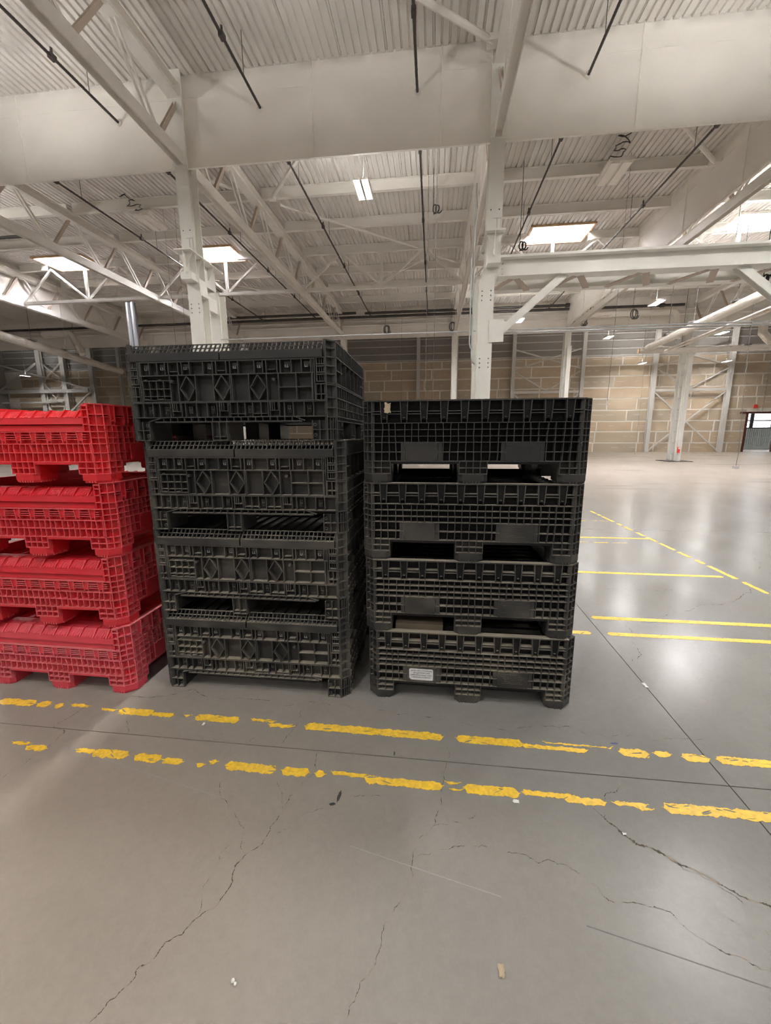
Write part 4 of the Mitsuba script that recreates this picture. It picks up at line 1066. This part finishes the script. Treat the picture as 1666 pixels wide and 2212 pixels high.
def post_A():
    x, y = AW / 2, -AD / 2; c = AC; d, s = .02, math.sqrt(.5); pn, rb = MB(), MB()
    p, q = np.array([x - c, y]), np.array([x, y + c]); inn = np.array([-s, s]) * d
    P = lambda a, z: (a[0], a[1], z)
    pn.hexa([P(p + inn, .005), P(q + inn, .005), P(q + inn * 1.4, .005), P(p + inn * 1.4, .005), P(p + inn, AH), P(q + inn, AH), P(q + inn * 1.4, AH), P(p + inn * 1.4, AH)])
    for tt in (0, 1):
        a = p + (q - p) * tt; e = (q - p) / np.linalg.norm(q - p) * .0035
        rb.hexa([P(a - e, .0), P(a + e, .0), P(a + e + inn, .0), P(a - e + inn, .0), P(a - e, AH), P(a + e, AH), P(a + e + inn, AH), P(a - e + inn, AH)])
    for tt in (.3, .6, .8):
        a = p + (q - p) * tt; e = (q - p) / np.linalg.norm(q - p) * .002
        rb.hexa([P(a - e, .0), P(a + e, .0), P(a + e + inn, .0), P(a - e + inn, .0), P(a - e, .12), P(a + e, .12), P(a + e + inn, .12), P(a - e + inn, .12)])
    for z in (.003, .06, .125, .175, .228, .295, .303, .35, .392, .437, .482, .52):
        rb.hexa([P(p, z - .0028), P(q, z - .0028), P(q + inn, z - .0028), P(p + inn, z - .0028), P(p, z + .0028), P(q, z + .0028), P(q + inn, z + .0028), P(p + inn, z + .0028)])
    return pn, rb


def side_A(seed):
    """the tall ribbed side with stepped rim, diamonds and two fork openings; built facing -y, width AD"""
    r = np.random.default_rng(seed); W = AD; y = -AW / 2; a, b = -W / 2 + AC, W / 2 - AC; dp = .026
    pn, rb = MB(), MB()
    pn.box(a, b, y + dp, y + dp + .006, .105, AH - .006)
    for z in (.105, .128, .228, .293, .303, .44): rb.box(a, b, y, y + dp, z - .0026, z + .0026)
    for i in range(4):
        p = a + (b - a) * i / 4; q = a + (b - a) * (i + 1) / 4 - .03
        rb.box(p, q, y, y + dp, AH - .006, AH)
        for u in np.linspace(p, q, 6): rb.box(u - .0022, u + .0022, y, y + dp, .44, AH - .003)
    us = np.linspace(a, b, 15)
    for i, u in enumerate(us):
        rb.box(u - .0024, u + .0024, y, y + dp, .105, .293)
        if i % 2 == 0 or i > 10: rb.box(u - .0024, u + .0024, y, y + dp, .303, .44)
    for z in (.372,): rb.box(a, a + .16, y, y + dp, z - .0025, z + .0025); rb.box(b - .16, b, y, y + dp, z - .0025, z + .0025)
    rb.box(a, b, y, y + dp, .173, .177)
    for u in (-.2, .0, .2):
        for s, e in ((1, 1), (1, -1)): rb.bar((u, y + dp / 2, .175 + .045 * e), (u + .02, y + dp / 2, .175), dp, .004); rb.bar((u, y + dp / 2, .175 + .045 * e), (u - .02, y + dp / 2, .175), dp, .004)
    return pn, rb


def foot_A(w, d, ix, iy):
    pn, rb = MB(), MB(); x, y = w / 2, d / 2; dp = .024
    e = lambda v, s: v - (dp if s else 0)
    pn.box(-e(x, ix < 0), e(x, ix > 0), -e(y, iy < 0), e(y, iy > 0), .004, .108)
    rb.box(-x + .0, x, -y, y, 0, .005) if not (ix and iy) else rb.prism(octagon(-x, x, -y, y, [AC if (ix, iy) == q else .004 for q in ((-1, -1), (1, -1), (1, 1), (-1, 1))]), 0, .005)
    for s, ax in ((iy, 0), (ix, 1)):
        if not s: continue
        lo, hi = (-x, x) if ax == 0 else (-y, y); cor = ix if ax == 0 else iy
        if cor < 0: lo += AC
        if cor > 0: hi -= AC
        E = y if ax == 0 else x
        B = lambda p, q, z0, z1: rb.box(p, q, s * E, s * (E - dp), z0, z1) if ax == 0 else rb.box(s * E, s * (E - dp), p, q, z0, z1)
        for u in np.linspace(lo + .003, hi - .003, 3 if hi - lo < .1 else 4): B(u - .0025, u + .0025, 0, .108)
        if cor: B(lo, hi, .056, .061)
        if cor:
            t = np.linspace(0, 2 * math.pi, 9)
            for z in (.028, .085):
                u = lo + .016 if cor > 0 else hi - .016
                rb.tube(np.c_[u + .008 * np.cos(t), np.full(9, s * (E - .004)), z + .008 * np.sin(t)] if ax == 0 else np.c_[np.full(9, s * (E - .004)), u + .008 * np.cos(t), z + .008 * np.sin(t)], .003, 5)
        else:
            B(lo, hi, .0, .006); B(lo + .01, hi - .01, .02, .024)
    return pn, rb


FA, SA, PA = front_A(1), side_A(2), post_A()
DOORS = [lattice_door(True), lattice_door(False)]
FXA = [-AW / 2, AW / 2]
WC, WM = .132, .092
AFEET = {}
for ix in (-1, 0, 1):
    for iy in (-1, 0, 1):
        w = WC if ix else WM; d = .2 if iy else .16
        cx = ix * (AW / 2 - w / 2) if ix else -.058
        AFEET[ix, iy] = (foot_A(w, d, ix, iy), (cx, iy * (AD / 2 - d / 2)))


def bin_A(label, loc, deg, ml, mr, broken):
    mp = ml.replace('black', 'plate')
    k = thing('bulk_bin', label, 'bin', 'black bins of the left stack with diamond ribs')
    tw = T().translate([float(v) for v in loc]).rotate([0, 0, 1], float(deg))
    s = emit(f'{k}__front_wall', 'Af', FA[0], mp, tw); emit(f'{s}__ribs', 'Afr', FA[1], mr, tw); c = emit(f'{s}__hinge_clips', 'Afc', FA[2], 'm_clip', tw); labels[c] = {'kind': 'stuff'}
    s = emit(f'{k}__back_wall', 'Ab', FA[0].turned(180), ml, tw); emit(f'{s}__ribs', 'Abr', FA[1].turned(180), mr, tw)
    for rot in (90, -90):
        s = emit(f'{k}__side_wall', f'As{rot}', SA[0].turned(rot), ml, tw); emit(f'{s}__ribs', f'Asr{rot}', SA[1].turned(rot), mr, tw)
    for rot in (0, 180):
        for i, (m, g) in enumerate(DOORS):
            s = emit(f'{k}__folded_door', f'Ad{i}{rot}', m.turned(rot), mp, tw); emit(f'{s}__lattice', f'Adg{i}{rot}', g.turned(rot), mr, tw)
    for sx in (1, -1):
        for sy in (1, -1):
            s = emit(f'{k}__corner_post', f'Ap{sx}{sy}', mirror(PA[0], sx, sy), mp, tw); emit(f'{s}__ribs', f'Apr{sx}{sy}', mirror(PA[1], sx, sy), mr, tw)
    emit(f'{k}__deck', 'Adeck', MB().box(-AW / 2 + .03, AW / 2 - .03, -AD / 2 + .03, AD / 2 - .03, .108, .128), 'm_black_3', tw)
    emit(f'{k}__folded_panel', 'Atop', top_panel(AW, AD, .405, 14), 'm_black_3', tw)
    for sx in (-1, 1): emit(f'{k}__runner', f'Arun{sx}', MB().box(sx * (AW / 2 - .05), sx * (AW / 2 - .09), -AD / 2 + .19, AD / 2 - .19, .03, .108), ml, tw)
    for (ix, iy), ((pn, rb), (x, y)) in AFEET.items():
        if broken and (ix, iy) == (0, -1):        # this foot has snapped off, two stubs are left
            s = emit(f'{k}__foot_stub', 'stub', MB().hexa([(-.12, -AD / 2 + .02, .108), (-.105, -AD / 2 + .02, .108), (-.105, -AD / 2 + .1, .108), (-.12, -AD / 2 + .1, .108), (-.118, -AD / 2 + .03, .075), (-.108, -AD / 2 + .03, .075), (-.108, -AD / 2 + .05, .09), (-.118, -AD / 2 + .05, .09)]), ml, tw)
            emit(f'{k}__foot_stub', 'stub2', MB().hexa([(-.03, -AD / 2 + .02, .108), (.0, -AD / 2 + .02, .108), (.0, -AD / 2 + .1, .108), (-.03, -AD / 2 + .1, .108), (-.03, -AD / 2 + .03, .085), (-.022, -AD / 2 + .03, .085), (-.022, -AD / 2 + .06, .095), (-.03, -AD / 2 + .06, .095)]), ml, tw)
            continue
        q = tw @ T().translate([x, y, 0]); s = key_free(f'{k}__foot')
        scene[s] = {**shape(f'Afoot{ix}{iy}', pn, mp), 'to_world': q}; scene[f'{s}__ribs'] = {**shape(f'Afootr{ix}{iy}', rb, mr), 'to_world': q}
    return k


AP = [(-1.098, 2.186, .2), (-1.094, 2.186, -.3), (-1.09, 2.186, .1), (-1.137, 2.186, .4)]
for i, (x, yf, deg) in enumerate(AP):
    lab = ['dusty black diamond-ribbed bin on the floor, its middle foot broken off', 'dusty black bin with three diamond ribs, second from the floor in the left black stack', 'black bin with three diamond ribs, third from the floor in the left black stack', 'black diamond-ribbed bin on top of the left black stack, tallest of all'][i]
    bin_A(lab, (x, yf + AD / 2, i * AH), deg, f'm_black_{i}', f'm_rib_{i}', i == 0)

# ------------------------------------------------------------------ bits lying about
def lump(x, y, z, s, seed, flat=1.0):
    m = trimesh.creation.icosphere(2, 1.0); v = np.array(m.vertices)
    v *= (0.6 + .8 * meshkit.noise(v * 1.7 + seed, seed))[:, None] * [s, s, s * flat]
    v[:, 2] -= v[:, 2].min()
    return trimesh.Trimesh(v + [x, y, z], m.faces, process=False)


def scrap(x, y, z, w, d, seed, curl=.004, up=False):
    n = 6; u, q = np.meshgrid(np.linspace(-.5, .5, n), np.linspace(-.5, .5, n), indexing='ij'); r = np.random.default_rng(seed)
    h = curl * (meshkit.noise(np.stack([u * 4, q * 4, u * 0], -1), seed)) + .001
    X, Y = u * w + r.normal(0, w * .06, u.shape), q * d + r.normal(0, d * .06, u.shape)
    v = np.stack([x + X, y + Y, z + h], -1).reshape(-1, 3) if not up else np.stack([x + X, y - h, z + Y], -1).reshape(-1, 3)
    i, j = np.meshgrid(np.arange(n - 1), np.arange(n - 1), indexing='ij'); k = (i * n + j).ravel()
    return MB().add(v, np.vstack([np.c_[k, k + n, k + n + 1], np.c_[k, k + n + 1, k + 1]]))


for nm, lab, cat, me, m in [
    ('plaster_crumb', 'white crumb on the floor near the bottom of the photo, larger of a pair', 'debris', lump(-.566, .856, 0, .006, 3, .7), 'm_chalk'),
    ('plaster_crumb', 'white crumb on the floor near the bottom of the photo, smaller of a pair', 'debris', lump(-.556, .851, 0, .0045, 5, .7), 'm_chalk'),
    ('dry_leaf', 'dry brown leaf scrap on the floor at bottom right', 'debris', scrap(.232, .968, 0, .018, .03, 4, .01), 'm_paper'),
    ('cardboard_sheet', 'tan cardboard piece inside the lowest right bin, seen through the left fork opening above', 'cardboard', MB().box(-.215, .08, 2.34, 2.62, .389, .441), 'm_paper'),
    ('paper_scrap', 'white scrap beside the nearest yellow line', 'debris', scrap(.391, 1.566, 0, .025, .018, 6), 'm_chalk'),
    ('paper_scrap', 'small white scrap between the two near yellow lines', 'debris', scrap(-1.259, 1.873, 0, .012, .02, 7), 'm_chalk'),
    ('paper_scrap', 'pale scrap lying in the widest floor crack', 'debris', scrap(.799, 1.461, .001, .014, .01, 8), 'm_sticker'),
    ('cardboard_scrap', 'torn tan cardboard scrap on the front rim of the topmost right bin', 'debris', scrap(-.245, 2.216, 3 * BH + .405, .035, .05, 9, .004, True), 'm_paper'),
    ('paper_scrap', 'white strip beside the saw-cut joint right of the stacks', 'debris', scrap(1.385, 2.52, 0, .02, .05, 11), 'm_chalk')]:
    k = thing(nm, lab, cat)
    scene[k] = mikit.ply(me.mesh() if isinstance(me, MB) else me, m, nm != 'cardboard_sheet')
